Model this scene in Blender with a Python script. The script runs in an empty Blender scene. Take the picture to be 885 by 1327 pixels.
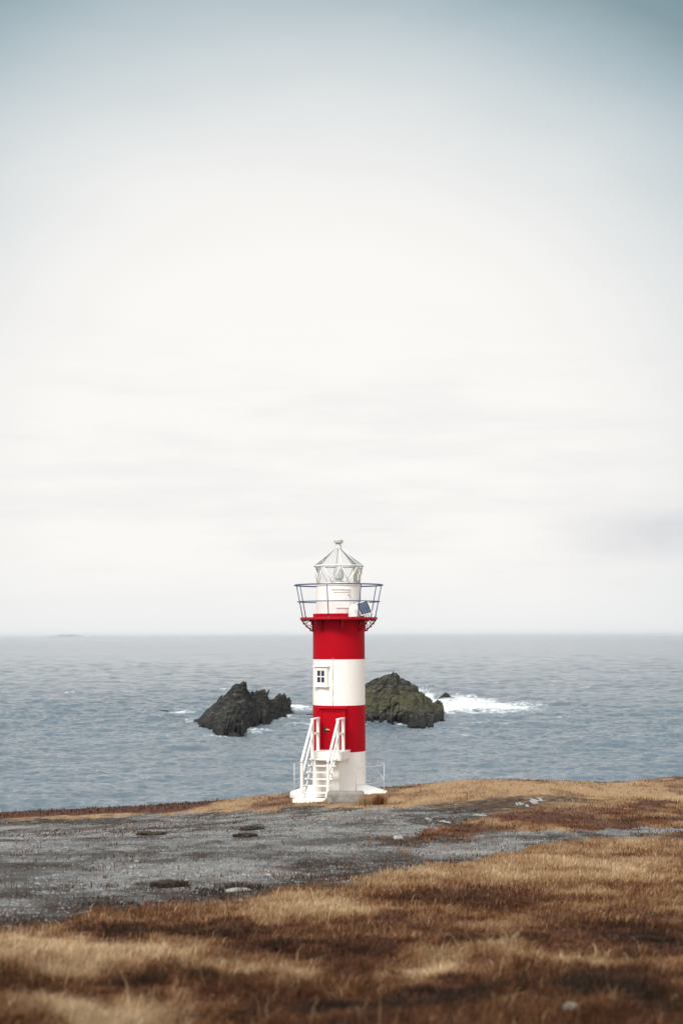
import bpy, bmesh, math, random
import numpy as np
from mathutils import Vector, Matrix, Euler

rng = np.random.default_rng(7)
random.seed(7)
scene = bpy.context.scene
COL = scene.collection

# ------------------------------------------------------------------ camera
F_PX = 1844.0                       # focal length in photo pixels (50 mm on a 24 mm wide frame)
EYE = Vector((0, 0, 20.0))          # 20 m above the sea
PITCH, ROLL = math.radians(4.99), 0.0034
Rv = Vector((1, 0, 0)); Uv = Vector((0, -math.sin(PITCH), math.cos(PITCH))); Fv = Vector((0, math.cos(PITCH), math.sin(PITCH)))
Rc = (Rv - ROLL * Uv).normalized(); Uc = (Uv + ROLL * Rv).normalized()
cam_d = bpy.data.cameras.new('camera'); cam = bpy.data.objects.new('camera', cam_d); COL.objects.link(cam)
M = Matrix((Rc, Uc, -Fv)).transposed().to_4x4(); M.translation = EYE
cam.matrix_world = M
cam_d.sensor_fit = 'HORIZONTAL'; cam_d.sensor_width = 24.0; cam_d.lens = 50.0
cam_d.clip_start = 0.1; cam_d.clip_end = 200000
cam_d.dof.use_dof = True; cam_d.dof.focus_distance = 72.0; cam_d.dof.aperture_fstop = 1.7
scene.camera = cam

def project(X, Y, Z):
    """world -> photo pixel, numpy"""
    dx, dy, dz = X, Y, Z - EYE.z
    d = dx * Fv.x + dy * Fv.y + dz * Fv.z
    d = np.maximum(d, 0.05)
    r = dx * Rc.x + dy * Rc.y + dz * Rc.z
    u = dx * Uc.x + dy * Uc.y + dz * Uc.z
    return 442.5 + F_PX * r / d, 663.5 - F_PX * u / d

# ------------------------------------------------------------------ noise
def _hash(ix, iy, iz, seed):
    h = (ix.astype(np.int64) * 374761393 + iy.astype(np.int64) * 668265263 + iz.astype(np.int64) * 2147483647 + seed * 1274126177) & 0xFFFFFFFF
    h = ((h ^ (h >> 13)) * 1274126177) & 0xFFFFFFFF
    h = (h ^ (h >> 16)) & 0xFFFFFFFF
    return h.astype(np.float64) / 4294967295.0
def vnoise(x, y, z=None, seed=0):
    x = np.asarray(x, float); y = np.asarray(y, float)
    flat = z is None
    x0, y0 = np.floor(x), np.floor(y); fx, fy = x - x0, y - y0
    z0, fz = (np.zeros(1), 0.0) if flat else (np.floor(z), z - np.floor(z))
    fx, fy, fz = [t * t * t * (t * (t * 6 - 15) + 10) for t in (fx, fy, fz)]
    r = 0
    for a in (0, 1):
        for b in (0, 1):
            w2 = (fx if a else 1 - fx) * (fy if b else 1 - fy)
            for c in ((0,) if flat else (0, 1)):
                w = w2 if flat else w2 * (fz if c else 1 - fz)
                r = r + w * _hash(x0 + a, y0 + b, z0 + c, seed)
    return r * 2 - 1
def fbm(x, y, z=None, octaves=4, seed=0, gain=0.5):
    r, a, f, t = 0, 1.0, 1.0, 0
    for i in range(octaves):
        r = r + a * vnoise(x * f + 17.3 * i, y * f - 9.1 * i, None if z is None else z * f + 3.7 * i, seed + i)
        t += a; a *= gain; f *= 2.03
    return r / t
def ridged(x, y, z=None, octaves=4, seed=0):
    r, a, f, t = 0, 1.0, 1.0, 0
    for i in range(octaves):
        r = r + a * (1 - 2 * np.abs(vnoise(x * f + 7.3 * i, y * f - 3.1 * i, None if z is None else z * f + 1.7 * i, seed + i)))
        t += a; a *= 0.5; f *= 2.1
    return r / t
def blocks(x, y, z, seed=0):
    """angular broken blocks: every cell has a height and a tilted face of its own"""
    x0, y0, z0 = np.floor(x), np.floor(y), np.floor(z)
    best = np.full(x.shape, 1e9); val = np.zeros(x.shape)
    for a in (-1, 0, 1):
        for b in (-1, 0, 1):
            for c in (-1, 0, 1):
                i, j, k = x0 + a, y0 + b, z0 + c
                qx, qy, qz = i + _hash(i, j, k, seed), j + _hash(i, j, k, seed + 1), k + _hash(i, j, k, seed + 2)
                d = (x - qx) ** 2 + (y - qy) ** 2 + (z - qz) ** 2
                v = (_hash(i, j, k, seed + 3) - .5) * 1.4 + 1.1 * ((x - qx) * (_hash(i, j, k, seed + 4) - .5) + (y - qy) * (_hash(i, j, k, seed + 5) - .5) + (z - qz) * (_hash(i, j, k, seed + 6) - .5))
                m = d < best; best = np.where(m, d, best); val = np.where(m, v, val)
    return val
def sstep(a, b, x):
    t = np.clip((x - a) / (b - a), 0, 1); return t * t * (3 - 2 * t)

# ------------------------------------------------------------------ object helpers
def tag(o, label=None, cat=None, group=None, kind=None):
    if label: o['label'] = label
    if cat: o['category'] = cat
    if group: o['group'] = group
    if kind: o['kind'] = kind
    return o
def empty(name, loc=(0, 0, 0), rz=0.0, **kw):
    o = bpy.data.objects.new(name, None); COL.objects.link(o)
    o.location = loc; o.rotation_euler = (0, 0, rz); o.empty_display_size = 0.3
    return tag(o, **kw)
def np_mesh(name, verts, quads=None, tris=None, mats=(), smooth=True, attrs=None):
    me = bpy.data.meshes.new(name)
    verts = np.asarray(verts, np.float32)
    nq = 0 if quads is None else len(quads); nt = 0 if tris is None else len(tris)
    me.vertices.add(len(verts)); me.vertices.foreach_set('co', verts.ravel())
    idx = []
    if nq: idx.append(np.asarray(quads, np.int32).ravel())
    if nt: idx.append(np.asarray(tris, np.int32).ravel())
    idx = np.concatenate(idx)
    me.loops.add(len(idx)); me.loops.foreach_set('vertex_index', idx)
    starts = np.concatenate([np.arange(nq) * 4, nq * 4 + np.arange(nt) * 3]).astype(np.int32)
    me.polygons.add(nq + nt); me.polygons.foreach_set('loop_start', starts)
    me.polygons.foreach_set('use_smooth', np.full(nq + nt, smooth, bool))
    for k, v in (attrs or {}).items():
        v = np.asarray(v, np.float32)
        a = me.attributes.new(k, 'FLOAT_COLOR' if v.ndim == 2 else 'FLOAT', 'POINT')
        if v.ndim == 2:
            if v.shape[1] == 3: v = np.concatenate([v, np.ones((len(v), 1), np.float32)], 1)
            a.data.foreach_set('color', v.ravel())
        else:
            a.data.foreach_set('value', v)
    me.update(calc_edges=True); me.validate()
    for m in mats: me.materials.append(m)
    o = bpy.data.objects.new(name, me); COL.objects.link(o)
    return o

class MB:
    """collects shapes for one mesh"""
    def __init__(self): self.bm = bmesh.new()
    def box(self, c, s, rot=None, bevel=0.0):
        g = bmesh.ops.create_cube(self.bm, size=1.0); vs = g['verts']
        bmesh.ops.scale(self.bm, vec=Vector(s), verts=vs)
        if bevel:
            es = list({e for v in vs for e in v.link_edges})
            r = bmesh.ops.bevel(self.bm, geom=es, offset=bevel, segments=2, profile=0.6, affect='EDGES', clamp_overlap=True)
            vs = list({v for f in r['faces'] for v in f.verts} | {v for v in vs if v.is_valid})
            vs = self._island(vs[0])
        if rot is not None: bmesh.ops.rotate(self.bm, matrix=rot, verts=vs)
        bmesh.ops.translate(self.bm, vec=Vector(c), verts=vs)
        return self
    def _island(self, v):
        seen = {v}; st = [v]
        while st:
            a = st.pop()
            for e in a.link_edges:
                b = e.other_vert(a)
                if b not in seen: seen.add(b); st.append(b)
        return list(seen)
    def tube(self, p0, p1, r, n=10, r2=None):
        p0, p1 = Vector(p0), Vector(p1); d = p1 - p0
        if d.length < 1e-6: return self
        q = d.to_track_quat('Z', 'Y').to_matrix()
        rings = []
        for p, rr in ((p0, r), (p1, r if r2 is None else r2)):
            rings.append([self.bm.verts.new(p + q @ Vector((rr * math.cos(2 * math.pi * i / n), rr * math.sin(2 * math.pi * i / n), 0))) for i in range(n)])
        for i in range(n):
            f = self.bm.faces.new((rings[0][i], rings[0][(i + 1) % n], rings[1][(i + 1) % n], rings[1][i])); f.smooth = True
        self.bm.faces.new(rings[0][::-1]); self.bm.faces.new(rings[1])
        return self
    def path(self, pts, r, n=8, closed=False):
        k = len(pts)
        for i in range(k if closed else k - 1): self.tube(pts[i], pts[(i + 1) % k], r, n)
        return self
    def ring(self, R, z, r, cx=0, cy=0, n=72, m=8, a0=0.0, a1=2 * math.pi):
        closed = abs(a1 - a0 - 2 * math.pi) < 1e-6
        rows = []
        for i in range(n if closed else n + 1):
            a = a0 + (a1 - a0) * i / n
            rows.append([self.bm.verts.new((cx + (R + r * math.cos(t)) * math.cos(a), cy + (R + r * math.cos(t)) * math.sin(a), z + r * math.sin(t))) for t in [2 * math.pi * j / m for j in range(m)]])
        for i in range(n):
            A, B = rows[i], rows[(i + 1) % len(rows)]
            for j in range(m):
                f = self.bm.faces.new((A[j], B[j], B[(j + 1) % m], A[(j + 1) % m])); f.smooth = True
        if not closed:
            self.bm.faces.new(rows[0]); self.bm.faces.new(rows[-1][::-1])
        return self
    def lathe(self, prof, n=96, smooth=True, mats=None, rot=0.0, cx=0, cy=0):
        rows = []
        for (r, z) in prof:
            if r < 1e-6: rows.append([self.bm.verts.new((cx, cy, z))])
            else: rows.append([self.bm.verts.new((cx + r * math.cos(2 * math.pi * i / n + rot), cy + r * math.sin(2 * math.pi * i / n + rot), z)) for i in range(n)])
        for k in range(len(rows) - 1):
            A, B = rows[k], rows[k + 1]
            for i in range(n):
                j = (i + 1) % n
                if len(A) == 1 and len(B) == 1: continue
                if len(A) == 1: f = self.bm.faces.new((A[0], B[j], B[i]))
                elif len(B) == 1: f = self.bm.faces.new((A[i], A[j], B[0]))
                else: f = self.bm.faces.new((A[i], A[j], B[j], B[i]))
                f.smooth = smooth
                if mats: f.material_index = mats[k]
        return self
    def xform(self, m): bmesh.ops.transform(self.bm, matrix=m, verts=self.bm.verts); return self
    def build(self, name, mats, parent=None, sharp=35, loc=None):
        bm = self.bm
        bmesh.ops.recalc_face_normals(bm, faces=bm.faces)
        lim = math.radians(sharp)
        for e in bm.edges:
            if len(e.link_faces) == 2 and e.calc_face_angle(0) > lim: e.smooth = False
        me = bpy.data.meshes.new(name); bm.to_mesh(me); bm.free()
        for m in (mats if isinstance(mats, (list, tuple)) else [mats]): me.materials.append(m)
        o = bpy.data.objects.new(name, me); COL.objects.link(o)
        if parent: o.parent = parent
        if loc: o.location = loc
        return o

# ------------------------------------------------------------------ material helpers
class NT:
    def __init__(self, name):
        self.m = bpy.data.materials.new(name); self.m.use_nodes = True
        self.t = self.m.node_tree; self.t.nodes.clear()
        self.out = self.n('ShaderNodeOutputMaterial')
    def n(self, typ, **kw):
        nd = self.t.nodes.new(typ)
        for k, v in kw.items(): setattr(nd, k, v)
        return nd
    def l(self, a, b): self.t.links.new(a, b)
    def val(self, sock, v):
        if hasattr(v, 'is_output') or isinstance(v, bpy.types.NodeSocket): self.l(v, sock)
        else: sock.default_value = v
    def noise(self, scale, detail=4, rough=0.55, vec=None, dist=0.0, out='Fac'):
        nd = self.n('ShaderNodeTexNoise'); nd.inputs['Scale'].default_value = scale; nd.inputs['Detail'].default_value = detail
        nd.inputs['Roughness'].default_value = rough; nd.inputs['Distortion'].default_value = dist
        if vec is not None: self.l(vec, nd.inputs['Vector'])
        return nd.outputs[out]
    def mapping(self, vec, scale=(1, 1, 1), rot=(0, 0, 0), loc=(0, 0, 0)):
        nd = self.n('ShaderNodeMapping'); nd.inputs['Scale'].default_value = scale; nd.inputs['Rotation'].default_value = rot; nd.inputs['Location'].default_value = loc
        self.l(vec, nd.inputs['Vector']); return nd.outputs[0]
    def ramp(self, fac, stops):
        nd = self.n('ShaderNodeValToRGB'); e = nd.color_ramp.elements
        while len(e) < len(stops): e.new(0.5)
        for el, (p, c) in zip(e, stops):
            el.position = p; el.color = (*c, 1) if isinstance(c, tuple) else (c, c, c, 1)
        self.l(fac, nd.inputs[0]); return nd.outputs[0]
    def mix(self, f, a, b, blend='MIX'):
        nd = self.n('ShaderNodeMix', data_type='RGBA', blend_type=blend)
        self.val(nd.inputs[0], f)
        for s, v in ((nd.inputs[6], a), (nd.inputs[7], b)):
            self.val(s, v if not isinstance(v, tuple) else (*v, 1)[:4])
        return nd.outputs[2]
    def math(self, op, a, b=0.0, clamp=False):
        nd = self.n('ShaderNodeMath', operation=op, use_clamp=clamp); self.val(nd.inputs[0], a); self.val(nd.inputs[1], b); return nd.outputs[0]
    def mrange(self, v, a, b, c=0.0, d=1.0, smooth=True):
        nd = self.n('ShaderNodeMapRange'); nd.interpolation_type = 'SMOOTHSTEP' if smooth else 'LINEAR'
        self.val(nd.inputs[0], v)
        for i, x in enumerate((a, b, c, d)): nd.inputs[1 + i].default_value = x
        return nd.outputs[0]
    def bump(self, h, strength=0.5, dist=0.02, normal=None):
        nd = self.n('ShaderNodeBump'); nd.inputs['Strength'].default_value = strength; nd.inputs['Distance'].default_value = dist
        self.l(h, nd.inputs['Height'])
        if normal is not None: self.l(normal, nd.inputs['Normal'])
        return nd.outputs[0]
    def bsdf(self, color, rough=0.5, normal=None, metal=0.0, spec=0.5, ior=None, **kw):
        b = self.n('ShaderNodeBsdfPrincipled')
        self.val(b.inputs['Base Color'], (*color, 1) if isinstance(color, tuple) else color)
        self.val(b.inputs['Roughness'], rough); b.inputs['Metallic'].default_value = metal
        b.inputs['Specular IOR Level'].default_value = spec
        if ior: b.inputs['IOR'].default_value = ior
        if normal is not None: self.l(normal, b.inputs['Normal'])
        for k, v in kw.items(): self.val(b.inputs[k], v)
        self.l(b.outputs[0], self.out.inputs[0]); return b
    def coord(self, o='Object'): return self.n('ShaderNodeTexCoord').outputs[o]
    def pos(self): return self.n('ShaderNodeNewGeometry').outputs['Position']
    def attr(self, name, o='Color'):
        nd = self.n('ShaderNodeAttribute'); nd.attribute_name = name; return nd.outputs[o]

def paint(name, col, rough=0.45, grime=(0.35, 0.30, 0.24), amount=0.25, streak=True, bump=0.25, spec=0.5):
    t = NT(name); p = t.pos()
    vec = t.mapping(p, (6, 6, 0.7)) if streak else p
    st = t.noise(1.0 if streak else 3.0, 6, 0.65, vec)
    blotch = t.noise(1.4, 5, 0.6, p)
    g = t.math('MULTIPLY', t.mrange(st, 0.52, 0.78), t.mrange(blotch, 0.4, 0.7), True)
    c = t.mix(t.math('MULTIPLY', g, amount), col, grime)
    v = t.noise(9, 3, 0.5, p)
    c = t.mix(t.mrange(v, 0.3, 0.7, 0, 0.14), c, tuple(x * 0.7 for x in col))
    nb = t.noise(38, 3, 0.5, p)
    big = t.noise(2.2, 2, 0.5, p)
    h = t.math('ADD', t.math('MULTIPLY', nb, 0.35), t.math('MULTIPLY', big, 1.5))
    t.bsdf(c, t.mrange(st, 0.2, 0.8, rough - 0.08, rough + 0.15), t.bump(h, bump, 0.012), spec=spec)
    return t.m

WHITE = (0.84, 0.818, 0.78)
M_white = paint('white_paint', WHITE, 0.5, (0.42, 0.36, 0.28), 0.35)
M_red = paint('red_paint', (0.40, 0.0015, 0.010), 0.45, (0.25, 0.01, 0.02), 0.5, spec=0.07)
M_foot = paint('footing_paint', (0.80, 0.775, 0.72), 0.6, (0.24, 0.22, 0.16), 0.75)
M_darkred = paint('deck_red_paint', (0.36, 0.006, 0.016), 0.45, (0.12, 0.03, 0.03), 0.6, spec=0.2)
M_wood = paint('white_wood', (0.80, 0.775, 0.73), 0.55, (0.40, 0.37, 0.32), 0.3)
M_rail = paint('blue_grey_rail', (0.075, 0.10, 0.19), 0.4, (0.10, 0.07, 0.05), 0.4)
M_galv = paint('galvanised_steel', (0.36, 0.37, 0.38), 0.4, (0.25, 0.2, 0.15), 0.5)
M_frame = paint('lantern_frame_paint', (0.82, 0.80, 0.77), 0.4, (0.4, 0.37, 0.3), 0.3)
M_cap = paint('vent_grey_paint', (0.55, 0.54, 0.52), 0.5, (0.2, 0.18, 0.15), 0.5)
M_brass = NT('brass'); M_brass.bsdf((0.42, 0.30, 0.12), 0.4, metal=0.8); M_brass = M_brass.m
M_iron = NT('dark_iron'); M_iron.bsdf((0.03, 0.028, 0.026), 0.5); M_iron = M_iron.m
def glass_mat(name, tint, rough=0.02, alpha=0.5):
    t = NT(name)
    tr = t.n('ShaderNodeBsdfTransparent'); tr.inputs[0].default_value = (*tint, 1)
    gl = t.n('ShaderNodeBsdfGlossy'); gl.inputs['Roughness'].default_value = rough; gl.inputs[0].default_value = (1, 1, 1, 1)
    df = t.n('ShaderNodeBsdfDiffuse'); df.inputs[0].default_value = (0.7, 0.69, 0.66, 1)
    fr = t.n('ShaderNodeFresnel'); fr.inputs[0].default_value = 1.16
    m1 = t.n('ShaderNodeMixShader'); t.l(fr.outputs[0], m1.inputs[0]); t.l(tr.outputs[0], m1.inputs[1]); t.l(gl.outputs[0], m1.inputs[2])
    salt = t.mrange(t.noise(7, 4, 0.6, t.pos()), 0.35, 0.75, alpha * 0.6, alpha)
    tl = t.n('ShaderNodeBsdfTranslucent'); tl.inputs[0].default_value = (0.88, 0.87, 0.84, 1)
    m0 = t.n('ShaderNodeMixShader'); m0.inputs[0].default_value = 0.6; t.l(df.outputs[0], m0.inputs[1]); t.l(tl.outputs[0], m0.inputs[2])
    m2 = t.n('ShaderNodeMixShader'); t.l(salt, m2.inputs[0]); t.l(m1.outputs[0], m2.inputs[1]); t.l(m0.outputs[0], m2.inputs[2])
    t.l(m2.outputs[0], t.out.inputs[0]); return t.m
M_glass = glass_mat('salted_lantern_glass', (0.99, 0.99, 0.99), alpha=0.09)
M_roofglass = glass_mat('translucent_roof_panels', (0.985, 0.985, 0.98), 0.1, alpha=0.10)
t = NT('window_glass'); t.bsdf((0.02, 0.03, 0.06), 0.08, t.bump(t.noise(3, 2, 0.5, t.pos()), 0.1, 0.02)); M_pane = t.m
t = NT('lens_glass')
w = t.n('ShaderNodeTexWave'); w.bands_direction = 'Z'; w.inputs['Scale'].default_value = 9; t.l(t.pos(), w.inputs['Vector'])
t.bsdf(t.ramp(w.outputs['Fac'], [(0, (0.30, 0.32, 0.32)), (1, (0.62, 0.64, 0.63))]), 0.12); M_lens = t.m
t = NT('solar_cells')
br = t.n('ShaderNodeTexBrick'); br.offset = 0; br.inputs['Scale'].default_value = 1
br.inputs['Brick Width'].default_value = 0.125; br.inputs['Row Height'].default_value = 0.125; br.inputs['Mortar Size'].default_value = 0.004
br.inputs['Color1'].default_value = (0.035, 0.06, 0.11, 1); br.inputs['Color2'].default_value = (0.045, 0.075, 0.13, 1); br.inputs['Mortar'].default_value = (0.25, 0.28, 0.32, 1)
t.l(t.coord('Object'), br.inputs['Vector']); t.bsdf(br.outputs[0], 0.16, spec=0.6); M_solar = t.m
t = NT('weathered_concrete'); p = t.pos()
n1 = t.noise(3, 6, 0.65, p); n2 = t.noise(30, 3, 0.6, p)
t.bsdf(t.mix(t.mrange(n2, 0.3, 0.75, 0, 0.5), t.ramp(n1, [(0.3, (0.12, 0.12, 0.11)), (0.55, (0.27, 0.26, 0.24)), (0.75, (0.36, 0.345, 0.31))]), (0.17, 0.15, 0.12)), 0.9, t.bump(n2, 0.6, 0.02)); M_conc = t.m

# ------------------------------------------------------------------ ground shape
YC = np.array([0, 2, 5, 8, 12, 16, 22, 30, 40, 50, 55, 60, 63.3, 66, 68, 70, 72, 74, 76.5])
DC = np.array([1.62, 1.68, 1.92, 2.2, 2.72, 3.27, 3.93, 4.72, 5.55, 6.28, 6.66, 7.0, 7.14, 7.26, 7.35, 7.47, 7.61, 7.77, 8.0])
def drop_base(Y):
    # smooth cubic-ish interpolation through the control points
    s = np.gradient(DC, YC)
    i = np.clip(np.searchsorted(YC, Y) - 1, 0, len(YC) - 2)
    h = YC[i + 1] - YC[i]; q = np.clip((Y - YC[i]) / h, 0, 1)
    return (2*q**3 - 3*q**2 + 1) * DC[i] + (q**3 - 2*q**2 + q) * h * s[i] + (-2*q**3 + 3*q**2) * DC[i + 1] + (q**3 - q**2) * h * s[i + 1]
LX = np.array([-60, -30, -17, -10, -6, -2.5, 0, 2, 4, 6, 8, 13, 15, 17, 22, 60])
LD = np.array([3.0, 1.9, 1.12, 0.85, 0.58, 0.22, 0.02, -0.02, -0.2, -0.4, -0.42, -0.25, -0.3, -0.52, -0.7, -1.0])
def edge_y(X): return 73.6 + 0.9 * vnoise(X * 0.35, X * 0 + 3, seed=5) + 0.35 * vnoise(X * 1.3, X * 0 + 9, seed=6) - 0.02 * np.abs(X)
def height(X, Y, detail=True):
    X = np.asarray(X, float); Y = np.asarray(Y, float)
    lat = np.interp(X, LX, LD) * sstep(34, 62, Y)
    z = EYE.z - drop_base(np.maximum(Y, 0)) - lat
    z = z + 0.02 * np.minimum(Y, 0) * 0 - 0.03 * np.maximum(-Y - 6, 0)
    e = edge_y(X); over = np.maximum(Y - e, 0)
    cl = over * 0.35 + 1.1 * np.maximum(over - 2.0, 0) + ridged(X * 0.3, Y * 0.3, octaves=3, seed=31) * np.minimum(over * 0.25, 1.6)
    z = np.maximum(z - cl, -6 + 0 * z)
    if detail:
        grassy = 1.0 - 0.75 * ground_zone_gravel(X, Y)
        # tussocks, stronger on the bank in front
        near = sstep(26, 12, Y)
        z = z + grassy * (0.15 * near * fbm(X * 1.5, Y * 1.2, octaves=4, seed=11, gain=.6) + 0.10 * near * fbm(X * 0.35 + 4, Y * 0.33, octaves=2, seed=14) + 0.035 * (1 - near) * fbm(X * 0.9, Y * 0.5, octaves=3, seed=12))
        z = z + 0.02 * fbm(X * 2.7, Y * 2.3, octaves=2, seed=13)
    return z

# zones of the ground: outlines laid over the mapped site plan
def poly_sd(px, py, poly, ys=2.5):
    """signed distance (inside positive), y stretched"""
    P = np.array(poly, float); P = P * np.array([1, ys]); x = px; y = py * ys
    d = np.full(x.shape, 1e9); inside = np.zeros(x.shape, bool)
    for i in range(len(P)):
        a, b = P[i], P[(i + 1) % len(P)]; e = b - a
        q = np.clip(((x - a[0]) * e[0] + (y - a[1]) * e[1]) / (e @ e + 1e-9), 0, 1)
        d = np.minimum(d, np.hypot(x - a[0] - q * e[0], y - a[1] - q * e[1]))
        c = ((a[1] > y) != (b[1] > y))
        xi = (b[0] - a[0]) * (y - a[1]) / (b[1] - a[1] + 1e-12) + a[0]
        inside ^= c & (x < xi)
    return np.where(inside, d, -d)
GRAVEL = [(-420, 1078), (-60, 1066), (120, 1063), (280, 1053), (400, 1046), (500, 1049), (540, 1046), (590, 1050), (640, 1052), (600, 1064), (545, 1076), (524, 1092),
          (580, 1089), (640, 1082), (700, 1078), (760, 1076), (885, 1073), (1200, 1066), (1200, 1074), (885, 1081), (790, 1086), (720, 1094), (650, 1107), (560, 1121), (490, 1131), (440, 1139), (370, 1148),
          (300, 1166), (220, 1173), (150, 1184), (75, 1200), (0, 1212), (-150, 1235), (-420, 1270)]
MUD = [(520, 1046), (560, 1040), (620, 1036), (700, 1029), (760, 1031), (720, 1040), (690, 1050), (640, 1056), (580, 1062), (530, 1064), (500, 1056)]
# dark peat patches: x, y, half width, half height
DARK = [(215, 1149, 30, 4), (250, 1168, 70, 5), (410, 1121, 42, 7), (400, 1146, 55, 9), (196, 1083, 13, 2.6), (318, 1084, 11, 2.2), (327, 1074, 10, 2.8), (120, 1176, 45, 6), (20, 1205, 50, 8),
        (60, 1066, 150, 2.2), (160, 1064, 60, 1.8), (590, 1112, 38, 4), (545, 1117, 40, 5), (730, 1089, 40, 2.4), (860, 1087, 40, 2.2), (480, 1128, 50, 6), (640, 1044, 70, 6), (575, 1052, 45, 4), (730, 1036, 50, 3),
        (40, 1122, 60, 3.5), (150, 1104, 60, 2.5), (20, 1165, 40, 4), (700, 1037, 60, 4)]
# +tan / -red weighting of the vegetation: x, y, half w, half h, amount
PATCH = [(75, 1243, 110, 26, 1.1), (90, 1312, 110, 18, .95), (330, 1275, 60, 14, .8), (570, 1262, 70, 10, 1.0), (410, 1185, 90, 24, .7), (600, 1140, 70, 9, .25), (700, 1120, 60, 7, .25), (760, 1165, 50, 8, .3), (850, 1140, 60, 8, .2), (670, 1175, 150, 14, -.35), (800, 1110, 90, 8, -.25),
         (880, 1262, 60, 9, .6), (740, 1250, 50, 8, .6), (230, 1215, 60, 8, .3), (720, 1222, 60, 7, .35), (200, 1255, 60, 10, .5),
         (240, 1206, 130, 13, -1.1), (520, 1172, 70, 13, -.7), (800, 1215, 110, 18, -.9), (430, 1235, 130, 14, -.55), (620, 1292, 150, 12, -1.2), (200, 1280, 90, 9, -1.1), (400, 1308, 160, 16, -1.0),
         (820, 1300, 90, 16, -1.3), (640, 1225, 90, 9, -.5), (560, 1210, 60, 8, -.4), (700, 1060, 60, 5, -.7), (860, 1045, 60, 3, -.5), (830, 1062, 90, 4, -.4), (650, 1070, 70, 5, -.25), (470, 1205, 60, 12, -.5), (330, 1240, 60, 12, -.6)]
def warp(X, Y, px, py, k=1.0):
    s = np.clip(40.0 / np.maximum(Y, 4), 0.5, 3.0)
    return px + k * (20 * s * fbm(X * 0.33, Y * 0.12, octaves=5, seed=21, gain=.62) + 5 * fbm(X * 2.0, Y * 0.8, octaves=2, seed=25)), py + k * (7 * s * fbm(X * 0.4 + 50, Y * 0.15, octaves=5, seed=22, gain=.62) + 2.0 * fbm(X * 2.2, Y * 0.9, octaves=2, seed=26))
_w0 = warp
def warp(X, Y, px, py, k=1.0):
    a, b = _w0(X, Y, px, py, k); n = sstep(20, 8, np.asarray(Y))
    return a + 26 * n * fbm(X * 2.6, Y * 1.9, octaves=3, seed=161, gain=.65), b + 9 * n * fbm(X * 2.4 + 9, Y * 1.8, octaves=3, seed=162, gain=.65)
def plain_px(X, Y):
    return project(X, Y, height(X, Y, False))
def gravel_edge(X, Y):
    px, py = plain_px(X, Y); a, b = warp(X, Y, px, py); return poly_sd(a, b, GRAVEL)
def ground_zone_gravel(X, Y):
    px, py = plain_px(X, Y); a, b = warp(X, Y, px, py)
    return sstep(-3, 5, poly_sd(a, b, GRAVEL)) * (np.asarray(Y) > 3)
def ground_zones(X, Y):
    px, py = plain_px(X, Y); a, b = warp(X, Y, px, py)
    g = sstep(-4, 4, poly_sd(a, b, GRAVEL) + 9 * fbm(X * 1.7, Y * .6, octaves=4, seed=142, gain=.65)) * (Y > 3)
    mud = sstep(-6, 6, poly_sd(a, b, MUD)) * (Y > 20)
    sdv = poly_sd(a, b, GRAVEL)
    dk = 0.95 * sstep(95, 35, sdv) * sstep(-22, -4, sdv) * sstep(-.12, .2, fbm(X * .7, Y * .5, octaves=4, seed=151, gain=.62) - .12 + .3 * sstep(34, 18, Y)) * (Y > 9)
    for (x, y, w, h) in DARK:
        q = ((a - x) / w) ** 2 + ((b - y) / h) ** 2
        dk = np.maximum(dk, sstep(2.6, 0.5, q + 0.9 * fbm(X * .9, Y * .35, octaves=4, seed=143, gain=.65)))
    dk = np.maximum(dk, 0.85 * mud * sstep(-0.25, 0.2, fbm(X * .8, Y * .3, octaves=3, seed=28)))
    dk = np.maximum(dk, 0.8 * g * sstep(.15, .42, fbm(X * .26 + 3, Y * .34, octaves=5, seed=144, gain=.62)))
    tan = 0.0 * a
    a2, b2 = warp(X, Y, px, py, 1.6)
    for (x, y, w, h, k) in PATCH:
        q = ((a2 - x) / w) ** 2 + ((b2 - y) / h) ** 2
        tan = tan + 1.2 * k * np.exp(-q ** 1.2)
    tan = tan + (0.65 * fbm(X * 0.9, Y * 0.75, octaves=4, seed=23) + 0.85 * fbm(X * 2.8, Y * 1.9, octaves=4, seed=27, gain=.65)) * sstep(34, 10, Y) - 0.16 * sstep(40, 20, Y) - 0.30 * sstep(14, 10, Y) + (0.75 * fbm(X * 0.35, Y * 0.14, octaves=4, seed=24) + 0.6 * fbm(X * 1.3, Y * 0.5, octaves=3, seed=32)) * sstep(12, 28, Y)
    heath = sstep(-5.0, -7.0, X + 1.5 * vnoise(X * .3, Y * .3, seed=29)) * sstep(65.8, 67.2, Y + 1.0 * vnoise(X * .4, Y * .2, seed=30))
    tan = tan + 0.25 * sstep(45, 60, Y)
    tan = tan - 1.9 * heath - 0.7 * sstep(15.5, 17, X) * sstep(69, 71, Y)
    return g, dk, tan, heath, mud, px, py

# ---- one ground sheet, polar about the viewpoint
az_f = np.concatenate([np.linspace(-1.1, -0.36, 200), np.arange(-0.357, 0.3571, 0.0021), np.linspace(0.36, 1.1, 200)])
az = np.concatenate([np.linspace(-math.pi, -1.15, 30), az_f, np.linspace(1.15, math.pi, 30)])[:-1]
u = 1 / np.linspace(1 / 4.2, 1 / 120.0, 330)
# image rows are ~1/r; add rows near the brink
u = np.unique(np.concatenate([np.array([0.4, 1.0, 1.8, 2.6, 3.4]), u, np.arange(66, 84, 0.2), np.arange(40, 66, 0.35), np.array([160, 240, 400, 800, 2000])]))
A, Rr = np.meshgrid(az, u)
GX, GY = Rr * np.sin(A), Rr * np.cos(A)
GZ = height(GX.ravel(), GY.ravel()).reshape(GX.shape)
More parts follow.
